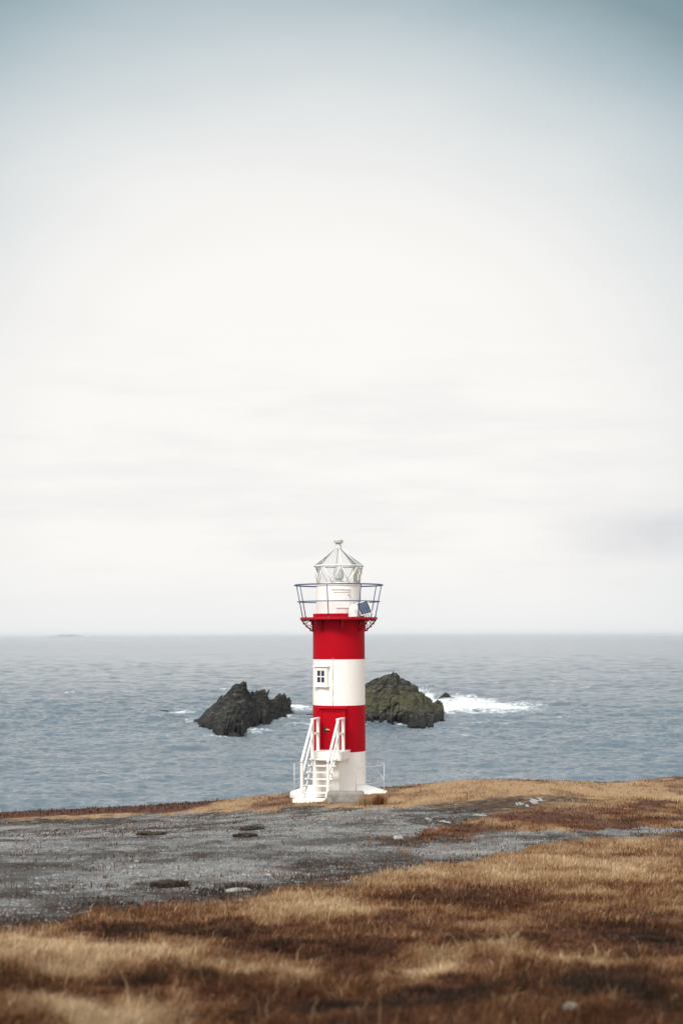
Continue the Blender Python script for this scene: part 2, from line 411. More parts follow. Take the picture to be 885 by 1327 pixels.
# inland, behind the viewpoint, the sheet goes on as low moor
nr, na = GX.shape
vid = np.arange(nr * na).reshape(nr, na)
q = np.stack([vid[:-1, :], np.roll(vid, -1, 1)[:-1, :], np.roll(vid, -1, 1)[1:, :], vid[1:, :]], -1).reshape(-1, 4)
verts = np.stack([GX.ravel(), GY.ravel(), GZ.ravel()], -1)
cidx = len(verts); verts = np.concatenate([verts, [[0, 0, float(height(np.array([0.0]), np.array([0.0]))[0])]]])
tri = np.stack([np.full(na, cidx), np.roll(vid[0], -1), vid[0]], -1)
g, dk, tan, heath, mud, _, _ = ground_zones(verts[:, 0], verts[:, 1])
def mottle(X, Y):
    return np.clip(0.5 + 0.75 * fbm(X * .30, Y * .34, octaves=5, seed=131, gain=.62) + 0.5 * fbm(X * 1.5, Y * 1.1, octaves=3, seed=133), 0, 1)
mott = mottle(verts[:, 0], verts[:, 1])
rocky = sstep(0.6, 3.5, verts[:, 1] - edge_y(verts[:, 0]))
t = NT('headland_ground'); p = t.pos()
zone = t.n('ShaderNodeSeparateColor'); t.l(t.attr('zone'), zone.inputs[0]); zg, zd, zt = zone.outputs[0], zone.outputs[1], zone.outputs[2]
vor = t.n('ShaderNodeTexVoronoi'); vor.inputs['Scale'].default_value = 17; t.l(p, vor.inputs['Vector'])
vor2 = t.n('ShaderNodeTexVoronoi'); vor2.inputs['Scale'].default_value = 5.5; t.l(p, vor2.inputs['Vector'])
sc_ = t.n('ShaderNodeSeparateColor'); t.l(vor.outputs['Color'], sc_.inputs[0])
sc2 = t.n('ShaderNodeSeparateColor'); t.l(vor2.outputs['Color'], sc2.inputs[0])
peb = t.ramp(sc_.outputs[0], [(0.0, (0.035, 0.036, 0.036)), (0.45, (0.11, 0.113, 0.112)), (0.8, (0.20, 0.203, 0.20)), (1.0, (0.40, 0.39, 0.37))])
peb2 = t.ramp(sc2.outputs[1], [(0.0, (0.06, 0.062, 0.062)), (0.6, (0.135, 0.138, 0.137)), (1.0, (0.28, 0.28, 0.27))])
grav = t.mix(0.4, peb, peb2); grav = t.mix(0.12, grav, (0.42, 0.42, 0.40))
blot = t.noise(0.55, 6, 0.62, t.mapping(p, (1, 0.45, 1)))
grav = t.mix(t.mrange(blot, 0.36, 0.68, 0.0, 0.62), grav, (0.045, 0.042, 0.038))
blot2 = t.noise(0.9, 6, 0.62, t.mapping(p, (1, 0.4, 1), (0, 0, 0), (31, 7, 0)))
grav = t.mix(t.mrange(blot2, 0.52, 0.7, 0.0, 0.45), grav, (0.27, 0.255, 0.225))
mo_ = t.attr('mott', 'Fac')
grav = t.mix(t.mrange(mo_, 0.50, 0.12, 0, 0.75), grav, (0.05, 0.044, 0.037)); grav = t.mix(t.mrange(mo_, 0.6, 0.95, 0, 0.5), grav, (0.24, 0.225, 0.195))
peat = t.mix(t.noise(6, 5, 0.6, p), (0.014, 0.011, 0.009), (0.05, 0.036, 0.025))
thatch_n = t.noise(7, 6, 0.7, t.mapping(p, (1, 0.6, 1)))
thatch = t.mix(t.mrange(zt, 0.2, 0.75), t.mix(thatch_n, (0.045, 0.018, 0.012), (0.12, 0.05, 0.028)), t.mix(thatch_n, (0.20, 0.12, 0.062), (0.40, 0.27, 0.15)))
c = t.mix(zg, thatch, grav); c = t.mix(t.math('MULTIPLY', zd, t.mrange(t.noise(3, 5, 0.65, p), 0.3, 0.55)), c, peat)
rockc = t.mix(t.noise(1.2, 7, 0.65, p), (0.03, 0.03, 0.028), (0.17, 0.16, 0.14))
c = t.mix(t.attr('rocky', 'Fac'), c, rockc)
hh = t.math('SUBTRACT', 1.0, vor.outputs['Distance'])
t.bsdf(c, 0.85, t.bump(t.math('ADD', t.math('MULTIPLY', hh, t.math('MULTIPLY', zg, 0.8)), t.math('MULTIPLY', thatch_n, 1.0)), 0.6, 0.03), spec=0.1)
ground = np_mesh('ground', verts, q, tri, [t.m], True, {'zone': np.stack([g, dk, np.clip(tan * 0.5 + 0.5, 0, 1)], -1), 'rocky': rocky, 'mott': mott})
tag(ground, 'moorland headland of dry grass, gravel and peat falling to the sea', 'ground', kind='structure')

# ------------------------------------------------------------------ grass blades
def blades(name, P, H, W, lean_dir, lean, colr, label, cat, kind='stuff', wob=0.5, segs=2):
    n = len(P)
    fa = rng.uniform(0, math.pi, n)
    side = np.stack([np.cos(fa), np.sin(fa), np.zeros(n)], -1) * (W[:, None] * 0.5)
    ld = np.stack([np.cos(lean_dir), np.sin(lean_dir), np.zeros(n)], -1)
    up = np.array([0, 0, 1.0])
    mid = P + up * (H * 0.55)[:, None] + ld * (H * lean * 0.28)[:, None]
    tip = P + up * (H * np.clip(1 - 0.35 * lean, 0.3, 1))[:, None] + ld * (H * lean)[:, None]
    root = P - up * 0.02
    V = np.stack([root - side, root + side, mid - side * 0.75, mid + side * 0.75, tip], 1).reshape(-1, 3)
    b = np.arange(n)[:, None] * 5
    Q = b + np.array([[0, 1, 3, 2]]); T = b + np.array([[2, 3, 4]])
    C = np.repeat(colr, 5, 0)
    return np_mesh(name, V, Q, T, [M_grass], True, {'tint': C})
t = NT('dry_grass')
ac = t.attr('tint')
df = t.n('ShaderNodeBsdfDiffuse'); t.l(ac, df.inputs[0])
tl = t.n('ShaderNodeBsdfTranslucent'); t.l(ac, tl.inputs[0])
gl = t.n('ShaderNodeBsdfGlossy'); gl.inputs['Roughness'].default_value = 0.5; gl.inputs[0].default_value = (0.5, 0.45, 0.4, 1)
m1 = t.n('ShaderNodeMixShader'); m1.inputs[0].default_value = 0.35; t.l(df.outputs[0], m1.inputs[1]); t.l(tl.outputs[0], m1.inputs[2])
m2 = t.n('ShaderNodeMixShader'); m2.inputs[0].default_value = 0.03; t.l(m1.outputs[0], m2.inputs[1]); t.l(gl.outputs[0], m2.inputs[2])
t.l(m2.outputs[0], t.out.inputs[0]); M_grass = t.m

PALS = np.array([
    [(0.56, 0.42, 0.26), (0.62, 0.49, 0.32), (0.50, 0.36, 0.21), (0.54, 0.40, 0.24), (0.44, 0.32, 0.19)],
    [(0.34, 0.212, 0.11), (0.41, 0.28, 0.16), (0.28, 0.165, 0.08), (0.35, 0.21, 0.10), (0.24, 0.155, 0.082)],
    [(0.19, 0.074, 0.026), (0.14, 0.050, 0.019), (0.23, 0.108, 0.045), (0.11, 0.042, 0.018), (0.22, 0.082, 0.025)],
    [(0.085, 0.026, 0.012), (0.12, 0.040, 0.016), (0.06, 0.022, 0.012), (0.10, 0.045, 0.018), (0.055, 0.03, 0.014)],
    [(0.020, 0.011, 0.007), (0.035, 0.016, 0.009), (0.015, 0.010, 0.007), (0.045, 0.024, 0.012), (0.022, 0.016, 0.009)]])
def tint(tan, sd=0.16, var=0.3):
    n = len(tan); k = rng.integers(0, 5, n)
    w = tan + rng.normal(0, 1, n) * sd
    lev = np.interp(w, [-1.15, -.75, -.6, -.25, -.1, .12, .3, .55, .9], [4, 3.2, 3, 2.8, 2, 1.7, 1, .8, 0])
    i0 = np.clip(np.floor(lev).astype(int), 0, 3); f = (lev - i0)[:, None]
    c = PALS[i0, k] * (1 - f) + PALS[i0 + 1, k] * f
    return c * rng.uniform(1 - var, 1 + var, (n, 1))
def scatter(n, y0, y1, amax):
    Y = 1 / rng.uniform(1 / y1, 1 / y0, n); X = rng.uniform(-1, 1, n) * (math.tan(amax) * Y + np.clip(4.5 - .02 * Y, 0, 9))
    return X, Y
PX, PY = [], []
X1, Y1 = scatter(640000, 5.0, 76, 0.30)
# tussocks: centres with blades spreading round them
cx, cy = scatter(9500, 5.0, 60, 0.30)
m = 44
spread = np.repeat(0.05 + 0.004 * cy, m)
off = rng.normal(0, 1, (len(cx) * m, 2)) * spread[:, None]
X2 = np.repeat(cx, m) + off[:, 0]; Y2 = np.repeat(cy, m) + off[:, 1]
outward = np.concatenate([rng.uniform(0, 2 * math.pi, len(X1)), np.arctan2(off[:, 1], off[:, 0])])
tuss = np.concatenate([np.zeros(len(X1)), np.ones(len(X2))])
X = np.concatenate([X1, X2]); Y = np.concatenate([Y1, Y2])
g, dk, tan, heath, mud, px, py = ground_zones(X, Y)
edge_in = sstep(80, 5, gravel_edge(X, Y)) * sstep(-.05, .3, fbm(X * 1.1, Y * .8, octaves=4, seed=152, gain=.62)) * (g > .3)
sprig = 0.42 * edge_in + 0.16 * sstep(.10, .42, fbm(X * 1.3, Y * .5, octaves=4, seed=141, gain=.6)) + 0.03
keep = rng.uniform(0, 1, len(X)) > np.maximum(g * (1 - sprig), (1 - .7 * edge_in) * np.clip(dk * 0.75 + mud * 0.5, 0, 0.97) * (Y > 14))
keep &= Y < edge_y(X) + 0.8
# nothing grows through the tower footing, steps or slab
keep &= ~(np.hypot(X + 0.148, Y - 68) < 2.45)
lx = (X + .148) * math.cos(math.radians(14)) - (Y - 68) * math.sin(math.radians(14)) ; ly = (X + .148) * math.sin(math.radians(14)) + (Y - 68) * math.cos(math.radians(14))
keep &= ~((np.abs(lx + .1) < 1.05) & (ly < 0) & (ly > -4.95))
tan = tan - (.28 + .8 * dk) * (g > .4)
tan = np.where((g > .4) & (edge_in < .2), -0.85 + 0.5 * rng.normal(0, 1, len(tan)), tan)
tan = np.where((rng.uniform(0, 1, len(tan)) < 0.045) & (Y < 34) & (g < .4), tan + 0.75, tan)
X, Y, tan, heath, outward, tuss, dk = X[keep], Y[keep], tan[keep], heath[keep], outward[keep], tuss[keep], dk[keep]
n = len(X)
Z = height(X, Y)
near = sstep(24, 10, Y)
clump = 0.5 + 0.5 * fbm(X * 1.7, Y * 1.4, octaves=3, seed=41)
H = (0.06 + 0.05 * rng.uniform(0, 1, n)) * (1 - near) + near * (0.03 + 0.18 * clump ** 1.7) * rng.uniform(0.4, 1.35, n)
stalk = (rng.uniform(0, 1, n) < 0.0016) & (Y < 22)
H = np.where(stalk, rng.uniform(.12, .28, n), H); tan = np.where(stalk, tan + .6, tan)
H *= np.where(tan < -0.25, 0.8, 1.0) * (1 + 0.25 * tuss)
H = np.where(heath > 0.5, rng.uniform(0.05, 0.17, n), H)
W = np.maximum(0.0040, 0.00048 * Y) * rng.uniform(0.7, 1.3, n)
wind = rng.normal(-0.15, 0.75, n) + 0.6 * fbm(X * 0.5, Y * 0.5, octaves=2, seed=44)
ld = np.where(rng.uniform(0, 1, n) < 0.5 * tuss + 0.2, outward, wind)
lean = np.abs(rng.normal(0.45, 0.4, n)) + 0.35 * near
C = tint(np.where(tuss > 0, tan + 0.12, tan), 0.17 - 0.09 * sstep(22, 45, Y), (0.32 - 0.2 * sstep(22, 45, Y))[:, None])
gr = blades('grass', np.stack([X, Y, Z], -1), H, W, ld, lean, C, '', '')
tag(gr, 'dry tan and russet grass and heath covering the headland', 'grass', kind='stuff')

# stones of the gravel yard
def chips(name, X, Y, Z, S, mat, tintv):
    base = np.array([(1, 0, 0), (-1, 0, 0), (0, 1, 0), (0, -1, 0), (0, 0, 1), (0, 0, -1), (.62, .62, .5), (-.62, .6, .5), (.6, -.62, .5), (-.62, -.62, .5)], float)
    tr = np.array([(0, 6, 4), (6, 2, 4), (2, 7, 4), (7, 1, 4), (1, 9, 4), (9, 3, 4), (3, 8, 4), (8, 0, 4), (0, 2, 6), (2, 1, 7), (1, 3, 9), (3, 0, 8), (2, 0, 5), (1, 2, 5), (3, 1, 5), (0, 3, 5)])
    n = len(X)
    V = base[None] * (1 + rng.normal(0, 0.2, (n, 10, 1))) * S[:, None, None] * np.stack([rng.uniform(.7, 1.4, n), rng.uniform(.7, 1.4, n), rng.uniform(.35, .8, n)], -1)[:, None, :]
    a = rng.uniform(0, 6.28, n); ca, sa = np.cos(a)[:, None], np.sin(a)[:, None]
    V = np.stack([V[..., 0] * ca - V[..., 1] * sa, V[..., 0] * sa + V[..., 1] * ca, V[..., 2]], -1)
    V = V + np.stack([X, Y, Z + S * 0.15], -1)[:, None, :]
    T = (np.arange(n)[:, None, None] * 10 + tr[None]).reshape(-1, 3)
    return np_mesh(name, V.reshape(-1, 3), None, T, [mat], False, {'tint': np.repeat(tintv, 10, 0)})
t = NT('gravel_stone'); t.bsdf(t.mix(t.noise(60, 3, 0.6, t.pos()), (0.3, 0.3, 0.3), t.attr('tint'), 'MIX'), 0.85, spec=0.3); M_stone = t.m
nd_ = [x for x in t.t.nodes if x.type == 'MIX'][0]; nd_.inputs[0].default_value = 1
X, Y = scatter(190000, 12, 66, 0.30)
g, dk, tan, heath, mud, px, py = ground_zones(X, Y)
k = (g > 0.35) & (rng.uniform(0, 1, len(X)) > np.maximum(0.85 * dk, 0.8 * sstep(.5, .1, mottle(X, Y)))); X, Y = X[k], Y[k]
S = np.maximum(rng.lognormal(-4.65, 0.45, len(X)), 0.0004 * Y)
v = (np.clip(rng.normal(0.155, 0.095, len(X)), 0.02, 0.42) * (0.30 + 1.7 * mottle(X, Y)))[:, None] * np.array([[1.03, 1.0, 0.93]]) * rng.uniform(.95, 1.05, (len(X), 3))
gv = chips('gravel', X, Y, height(X, Y), S, M_stone, v)
tag(gv, 'loose grey stones strewn over the gravel yard and track', 'gravel', kind='stuff')

def at_ground(px, py):
    """world point of the site under a photo pixel (march along the ray)"""
    d = Fv + Rc * ((px - 442.5) / F_PX) + Uc * ((663.5 - py) / F_PX)
    s = np.arange(4.0, 90, 0.02); X = d.x * s; Y = d.y * s; Z = EYE.z + d.z * s
    h = height(X, Y, False); i = int(np.argmax(h >= Z))
    return X[i], Y[i], float(height(X[i:i+1], Y[i:i+1])[0])

# pale stones on the verge, dark turf sods in the gravel
def lump(name, loc, size, mat, seed, rough=0.25, sub=3, flat=0.0):
    bm = bmesh.new(); bmesh.ops.create_icosphere(bm, subdivisions=sub, radius=1.0)
    co = np.array([v.co[:] for v in bm.verts])
    d = 1 + rough * fbm(co[:, 0] * 1.6 + seed, co[:, 1] * 1.6, co[:, 2] * 1.6, 4, seed) + 0.10 * ridged(co[:, 0] * 3, co[:, 1] * 3 + seed, co[:, 2] * 3, 2, seed + 5)
    for v, k in zip(bm.verts, d):
        v.co = Vector((v.co.x * k * size[0], v.co.y * k * size[1], max(v.co.z * k, -0.6) * size[2]))
    me = bpy.data.meshes.new(name); bm.to_mesh(me); bm.free(); me.materials.append(mat)
    for p_ in me.polygons: p_.use_smooth = False if flat else True
    o = bpy.data.objects.new(name, me); COL.objects.link(o); o.location = loc
    return o
t = NT('pale_stone'); p = t.pos(); nn = t.noise(9, 6, 0.65, p)
t.bsdf(t.ramp(nn, [(0.3, (0.16, 0.15, 0.13)), (0.6, (0.36, 0.34, 0.31))]), 0.8, t.bump(nn, 0.6, 0.03)); M_pale = t.m
t = NT('peat_turf'); p = t.pos(); nn = t.noise(14, 6, 0.7, p)
t.bsdf(t.ramp(nn, [(0.3, (0.012, 0.010, 0.008)), (0.7, (0.05, 0.038, 0.022))]), 0.95, t.bump(nn, 1.0, 0.05)); M_turf = t.m
for i, (px_, py_, hw, hh_, lab) in enumerate([(308, 1155, 16, 3, 'flat pale stone at the near edge of the gravel yard'),
                                              (516, 1088, 7, 3, 'small whitish stone where the track leaves the gravel yard'),
                                              (741, 1320, 11, 7, 'pale grey stone half buried in dark heather at the bottom edge')]):
    x, y, z = at_ground(px_, py_)
    s = y / F_PX
    o = lump('stone', (x, y, z + hh_ * s * (0.1 if i < 2 else 0.5)), (hw * s, hw * s * 0.8, hh_ * s * 1.1), M_pale, 60 + i)
    tag(o, lab, 'stone')
for i, (px_, py_, hw, hh_, lab) in enumerate([(327, 1076, 11, 4, 'dark turf sod on the gravel, upper of the two before the tower steps'),
                                              (318, 1085, 11, 3, 'flat dark turf sod, lower of the two before the tower steps'),
                                              (196, 1083, 13, 2.5, 'low dark turf sod lying alone at the left of the gravel yard'),
                                              (220, 1149, 17, 4, 'dark turf sod near the grassy verge, the nearest of the four')]):
    x, y, z = at_ground(px_, py_); s = y / F_PX
    o = lump('turf_sod', (x, y, z + 0.01), (hw * s, hw * s * 1.1, hh_ * s * 1.3), M_turf, 80 + i, 1.0, 4)
    nb_ = 800; aa = rng.uniform(0, 6.28, nb_); q_ = np.sqrt(rng.uniform(0, 1, nb_)) * 1.45
    bx_, by_ = np.cos(aa) * q_ * hw * s, np.sin(aa) * q_ * hw * s * 1.1
    bl = blades('sward', np.stack([bx_, by_, 0.5 * np.clip(1 - q_, -.1, 1) * hh_ * s], -1), rng.uniform(.03, .11, nb_), np.full(nb_, .012), aa + rng.normal(0, .6, nb_), np.abs(rng.normal(.7, .4, nb_)), tint(np.full(nb_, -.95), .25), '', '')
    bl.parent = o
    tag(o, lab, 'turf')

# puddles by the muddy track
t = NT('puddle_water'); t.bsdf((0.03, 0.03, 0.03), 0.04, t.bump(t.noise(4, 2, 0.5, t.pos()), 0.05, 0.02), ior=1.33); M_pud = t.m
for i, (px_, py_, hw, hd) in enumerate([(692, 1041, 5.5, 0.6), (673, 1044, 4, .35), (622, 1058, 6, .22), (577, 1066.5, 6, .2), (555, 1063, 4, .2), (701, 1037.5, 3.5, .4), (683, 1046, 2.5, .25)]):
    x, y, z = at_ground(px_, py_); s = y / F_PX
    mb = MB(); vs = []
    for k_ in range(28):
        a_ = 2 * math.pi * k_ / 28; r_ = 1 + 0.35 * math.sin(2 * a_ + i) + 0.22 * math.sin(5 * a_ + 2 * i) + 0.12 * math.sin(8 * a_ + i)
        vs.append(mb.bm.verts.new((hw * s * r_ * math.cos(a_), hd * 1.6 * r_ * math.sin(a_), 0)))
    mb.bm.faces.new(vs)
    zz = float(np.mean(height(np.array([x, x - .2, x + .2]), np.array([y, y, y])))) + 0.03
    o = mb.build('puddle', M_pud, loc=(x, y, zz)); tag(o, 'shallow rain puddle on the muddy track', 'puddle', kind='structure')

# ------------------------------------------------------------------ sea
azs = np.unique(np.concatenate([np.linspace(-math.pi, -0.30, 60), np.arange(-0.30, 0.3001, 0.00095), np.linspace(0.30, math.pi, 60)]))[:-1]
rs = [90.0]
while rs[-1] < 60000:
    r = rs[-1]; rs.append(r + (0.34 if r < 150 else max(0.46, 0.13 * r * r / 28420) if r < 3000 else 0.26 * r * r / 28420) if r < 9000 else r * 1.35)
rs = np.array(rs)
A, Rr = np.meshgrid(azs, rs)
SX, SY = (Rr * np.sin(A)).ravel(), (Rr * np.cos(A)).ravel()
dr = np.gradient(rs); SP = np.repeat(np.maximum(dr, rs * 0.00095), len(azs))
SZ = np.zeros(len(SX)); 
r2 = np.random.default_rng(3)
gust = 0.75 + 0.45 * fbm(SX / 160, SY / 240, octaves=3, seed=51)
for i in range(74):
    lam = 0.9 * (48 / 0.9) ** (i / 73); th = math.radians(-104) + r2.normal(0, 0.85)
    kx, ky = 2 * math.pi / lam * math.cos(th), 2 * math.pi / lam * math.sin(th)
    amp = 0.0168 * lam ** 0.56
    ph = kx * SX + ky * SY + r2.uniform(0, 6.28) + 0.6 * np.sin(SX / (lam * 5.3) + i) + 0.6 * np.sin(SY / (lam * 6.1) + 2 * i)
    s = np.sin(ph); s = s + 0.22 * np.cos(2 * ph)
    att = np.clip((lam / SP - 1.7) / 1.2, 0, 1)
    if i > 30: att = att * 1.0
    SZ += amp * s * att * gust
fine = np.abs(np.arctan2(SX, SY)) < 0.297
SZ *= fine
spx, spy = project(SX, SY, np.zeros_like(SX))
def foam_field():
    f = np.zeros(len(SX))
    wx = spx + 9 * fbm(SX * .12, SY * .05, octaves=4, seed=61); wy = spy + 3.0 * fbm(SX * .12 + 40, SY * .05, octaves=4, seed=62)
    for (x, y, w, h, k) in [(594, 914, 58, 10.5, 1.6), (636, 916, 64, 7.5, 1.35), (553, 903, 14, 5, 1.2), (560, 922, 26, 4, .8), (660, 915, 36, 3.5, .75), (700, 914, 40, 2.5, .35),
                            (390, 917, 22, 4.5, 1.3), (383, 938, 22, 2.4, .62), (228, 921, 26, 1.3, .8), (248, 933, 14, 2.4, .6), (285, 953.5, 24, 2.4, .85), (320, 947, 32, 2.4, .75), (365, 930, 22, 2.2, .62), (525, 936, 40, 2.4, .75), (555, 931, 16, 2, .8), (488, 931, 14, 1.6, .6),
                            (375, 947, 12, 1.3, .35), (812, 921, 8, 1.6, .5), (702, 933, 6, 1.5, .4), (330, 930, 14, 1.4, .3), (540, 895, 10, 4, .8)]:
        f = np.maximum(f, 0.82 * k * np.exp(-((wx - x) / w) ** 2 - ((wy - y) / h) ** 2))
    return f
FO = foam_field()
FO = FO * (0.72 + 0.75 * (0.5 + 0.5 * fbm(SX * .35, SY * .16, octaves=4, seed=63)))
crest = sstep(0.30, 0.5, SZ + 0.1 * fbm(SX * .05, SY * .03, octaves=2, seed=66)) * sstep(0.35, 0.6, fbm(SX * .09, SY * .05, octaves=3, seed=64)) * 0.42
FO = np.clip(np.maximum(FO, crest), 0, 1.3)
SZ += 0.25 * sstep(0.5, 1.1, FO) * (0.6 + 0.6 * fbm(SX * .5, SY * .3, octaves=3, seed=65)) * fine
nr, na = A.shape; vid = np.arange(nr * na).reshape(nr, na)
q = np.stack([vid[:-1, :], np.roll(vid, -1, 1)[:-1, :], np.roll(vid, -1, 1)[1:, :], vid[1:, :]], -1).reshape(-1, 4)
t = NT('sea_water'); p = t.pos()
fo = t.attr('foam', 'Fac')
fn = t.mix(0.5, t.noise(1.1, 6, 0.72, t.mapping(p, (0.8, 0.5, 1))), t.noise(0.28, 5, 0.7, t.mapping(p, (0.6, 0.35, 1))))
fm = t.mrange(t.math('ADD', fo, t.math('MULTIPLY', t.math('SUBTRACT', fn, 0.5), 4.0)), 0.26, 1.2)
fm = t.math('MULTIPLY', fm, t.mrange(fo, 0.12, 0.3))
b1 = t.noise(2.6, 5, 0.62, t.mapping(p, (0.8, 1, 1), (0, 0, 0.12)))
b2 = t.noise(0.62, 4, 0.6, t.mapping(p, (0.75, 1, 1), (0, 0, -0.15)))
b3 = t.noise(0.05, 3, 0.6, t.mapping(p, (0.8, 1, 1))); nb3 = t.n('ShaderNodeBump'); nb3.inputs['Distance'].default_value = 5.0; t.l(b3, nb3.inputs['Height']); t.l(t.math('MULTIPLY', t.attr('far', 'Fac'), 0.9), nb3.inputs['Strength'])
nrm = t.bump(b2, 0.9, 0.55, nb3.outputs[0]); nrm = t.bump(b1, 0.8, 0.12, nrm)
patch = t.noise(0.012, 4, 0.6, t.mapping(p, (0.5, 1, 1)))
wat = t.n('ShaderNodeBsdfPrincipled'); t.l(t.mix(patch, (0.070, 0.104, 0.130), (0.112, 0.148, 0.176)), wat.inputs['Base Color']); wat.inputs['IOR'].default_value = 1.333
t.l(t.mrange(t.attr('far', 'Fac'), 0, 1, 0.10, 0.15, False), wat.inputs['Roughness']); t.l(nrm, wat.inputs['Normal'])
foam = t.n('ShaderNodeBsdfDiffuse'); t.l(t.mix(t.noise(0.9, 5, 0.65, t.mapping(p, (1, .6, 1))), (0.52, 0.60, 0.62), (0.88, 0.89, 0.88)), foam.inputs[0])
ms = t.n('ShaderNodeMixShader'); t.l(fm, ms.inputs[0]); t.l(wat.outputs[0], ms.inputs[1]); t.l(foam.outputs[0], ms.inputs[2]); t.l(ms.outputs[0], t.out.inputs[0])
sea = np_mesh('sea', np.stack([SX, SY, SZ], -1), q, None, [t.m], True, {'foam': FO, 'far': sstep(350, 2600, np.hypot(SX, SY))})
tag(sea, 'grey blue choppy sea with foam round the rocks', 'sea', kind='structure')

# ------------------------------------------------------------------ sea rocks
def rock_mat(name, dark, mid, light, moss, moss_amt, moss_hi=0.5):
    t = NT(name); p = t.pos()
    strat = t.noise(0.75, 9, 0.7, t.mapping(p, (0.35, 0.3, 2.0), (0, math.radians(52), 0)), 0.4)
    gr_ = t.noise(1.6, 8, 0.7, p)
    c = t.ramp(t.mix(0.5, strat, gr_), [(0.43, dark), (0.52, mid), (0.64, light)])
    xyz = t.n('ShaderNodeSeparateXYZ'); t.l(p, xyz.inputs[0])
    nz = t.n('ShaderNodeSeparateXYZ'); t.l(t.n('ShaderNodeNewGeometry').outputs['Normal'], nz.inputs[0])
    mo = t.math('MULTIPLY', t.mrange(t.noise(0.5, 9, 0.75, p), 0.44, 0.6), t.math('MULTIPLY', t.mrange(xyz.outputs[2], 1.6, 3.0), t.mrange(t.math('ADD', xyz.outputs[2], t.math('MULTIPLY', gr_, 4.0)), 10.8, 8.2)))
    mo = t.math('MULTIPLY', mo, t.mrange(nz.outputs[2], -0.1, 0.5))
    c = t.mix(t.math('MULTIPLY', mo, moss_amt), c, moss)
    tide = t.mrange(t.math('ADD', xyz.outputs[2], t.math('MULTIPLY', gr_, 1.6)), 2.6, 1.4)
    c = t.mix(t.math('MULTIPLY', tide, 0.85), c, (0.012, 0.011, 0.010))
    t.bsdf(c, t.mrange(tide, 0, 1, 0.9, 0.7), t.bump(t.math('ADD', t.math('MULTIPLY', strat, 1.6), gr_), 1.0, 0.9), spec=0.15)
    return t.m
DIP = {'sea_stack71': 55, 'sea_stack91': 48}
def sea_stack(name, cols, mat, seed, du=1.0, label='', cat='rock', nv=150, rough=1.0):
    """cols: photo x, crest y, crest distance, front water distance, back water distance -> crag with its own depth"""
    C = np.array(cols, float); x = np.arange(C[0, 0], C[-1, 0] + .01, du * 0.45)
    top, dc, dfr, dbk = [np.interp(x, C[:, 0], C[:, i]) for i in (1, 2, 3, 4)]
    jag = np.minimum((dc - dfr) * .4, 7 * rough) * (0.6 * vnoise(x / 7.0, x * 0 + seed, seed=seed) + 0.5 * vnoise(x / 2.6, x * 0 + seed, seed=seed + 1))
    zc = 20 - (top - 825) / F_PX * dc
    v = np.concatenate([np.linspace(-0.16, 1, int(nv * .7), endpoint=False), np.linspace(1, 2.16, int(nv * .45))])
    VV, XX = np.meshgrid(v, np.arange(len(x)), indexing='ij')
    fr = np.clip(VV, -0.16, 1); bk = np.clip(VV - 1, 0, 1.16)
    D = dfr[XX] + (dc - dfr)[XX] * fr + (dbk - dc)[XX] * bk
    D = D - jag[XX] * np.clip(1 - fr, 0, 1) ** 5
    prof = np.where(VV <= 1, np.sign(fr) * np.abs(fr) ** 0.95, 1 - bk ** 1.3)
    Zs = zc[XX] * prof
    Zs = np.where(prof < 0, prof * 12, Zs)
    xx = x[XX]
    PXw = (xx - 442.5) / F_PX * D
    n0 = PXw.ravel(), D.ravel(), Zs.ravel()
    amp = np.clip(np.minimum(fr, 1) * 3, 0, 1) * np.clip((1.0 - np.abs(VV - 1) * 0.0), 0, 1)
    shp = VV.shape
    # beds dip steeply: long slabs along one direction, broken across it
    dip = math.radians(DIP.get(name + str(seed), 52)); xb, zb_ = n0[0], n0[2]
    al = xb * math.cos(dip) + zb_ * math.sin(dip) + 0.05 * n0[1]; ac = -xb * math.sin(dip) + zb_ * math.cos(dip) + 0.10 * n0[1]
    wv = 0.9 * fbm(xb * .25, zb_ * .3, n0[1] * .06, 3, seed)
    s1 = ac + wv
    step = (s1 / 1.7) - np.floor(s1 / 1.7); slab = (step ** 0.7 - sstep(.82, 1, step) - .35).reshape(shp)
    s2 = ac * 2.3 + wv * 2 + 3.3; step2 = (s2 / 1.6) - np.floor(s2 / 1.6); slab = slab + 0.4 * (step2 - .5).reshape(shp)
    bk1 = blocks(al * .20, ac * .42, n0[1] * .10 + 0.2 * wv, seed + 41).reshape(shp)
    bk2 = blocks(al * .5, ac * 1.1, n0[1] * .28 + 0.3 * wv, seed + 51).reshape(shp)
    rg = ridged(al * .16, ac * .34, n0[1] * .10, 5, seed + 3).reshape(shp)
    fb = fbm(al * .45, ac * .9, n0[1] * .25, 5, seed + 9, 0.62).reshape(shp)
    crest_keep = 0.35 + 0.65 * sstep(0.0, 0.35, np.abs(VV - 1))
    zlim = np.clip(Zs / 2.0, 0.12, 1)
    Zn = Zs + rough * crest_keep * zlim * (0.5 * slab + 0.7 * rg + 0.5 * fb + 2.0 * bk1 + 0.9 * bk2) * np.where(prof < 0, 0.3, 1)
    Dn = D + rough * zlim * (1.2 * slab + 1.4 * rg + 1.2 * fb + 5.5 * bk1 + 2.2 * bk2) * crest_keep
    Xn = PXw + rough * zlim * (0.25 * slab + 0.5 * bk1 + 0.3 * bk2 + 0.35 * vnoise(n0[0] * .5, n0[1] * .2, n0[2] * .5, seed + 20).reshape(shp))
    V = np.stack([Xn.ravel(), Dn.ravel(), Zn.ravel()], -1)
    base = V.mean(0); base[2] = 0
    r_, c_ = shp; vid = np.arange(r_ * c_).reshape(r_, c_)
    q = np.stack([vid[:-1, :-1], vid[:-1, 1:], vid[1:, 1:], vid[1:, :-1]], -1).reshape(-1, 4)
    o = np_mesh(name, V - base, q, None, [mat], False); o.location = base
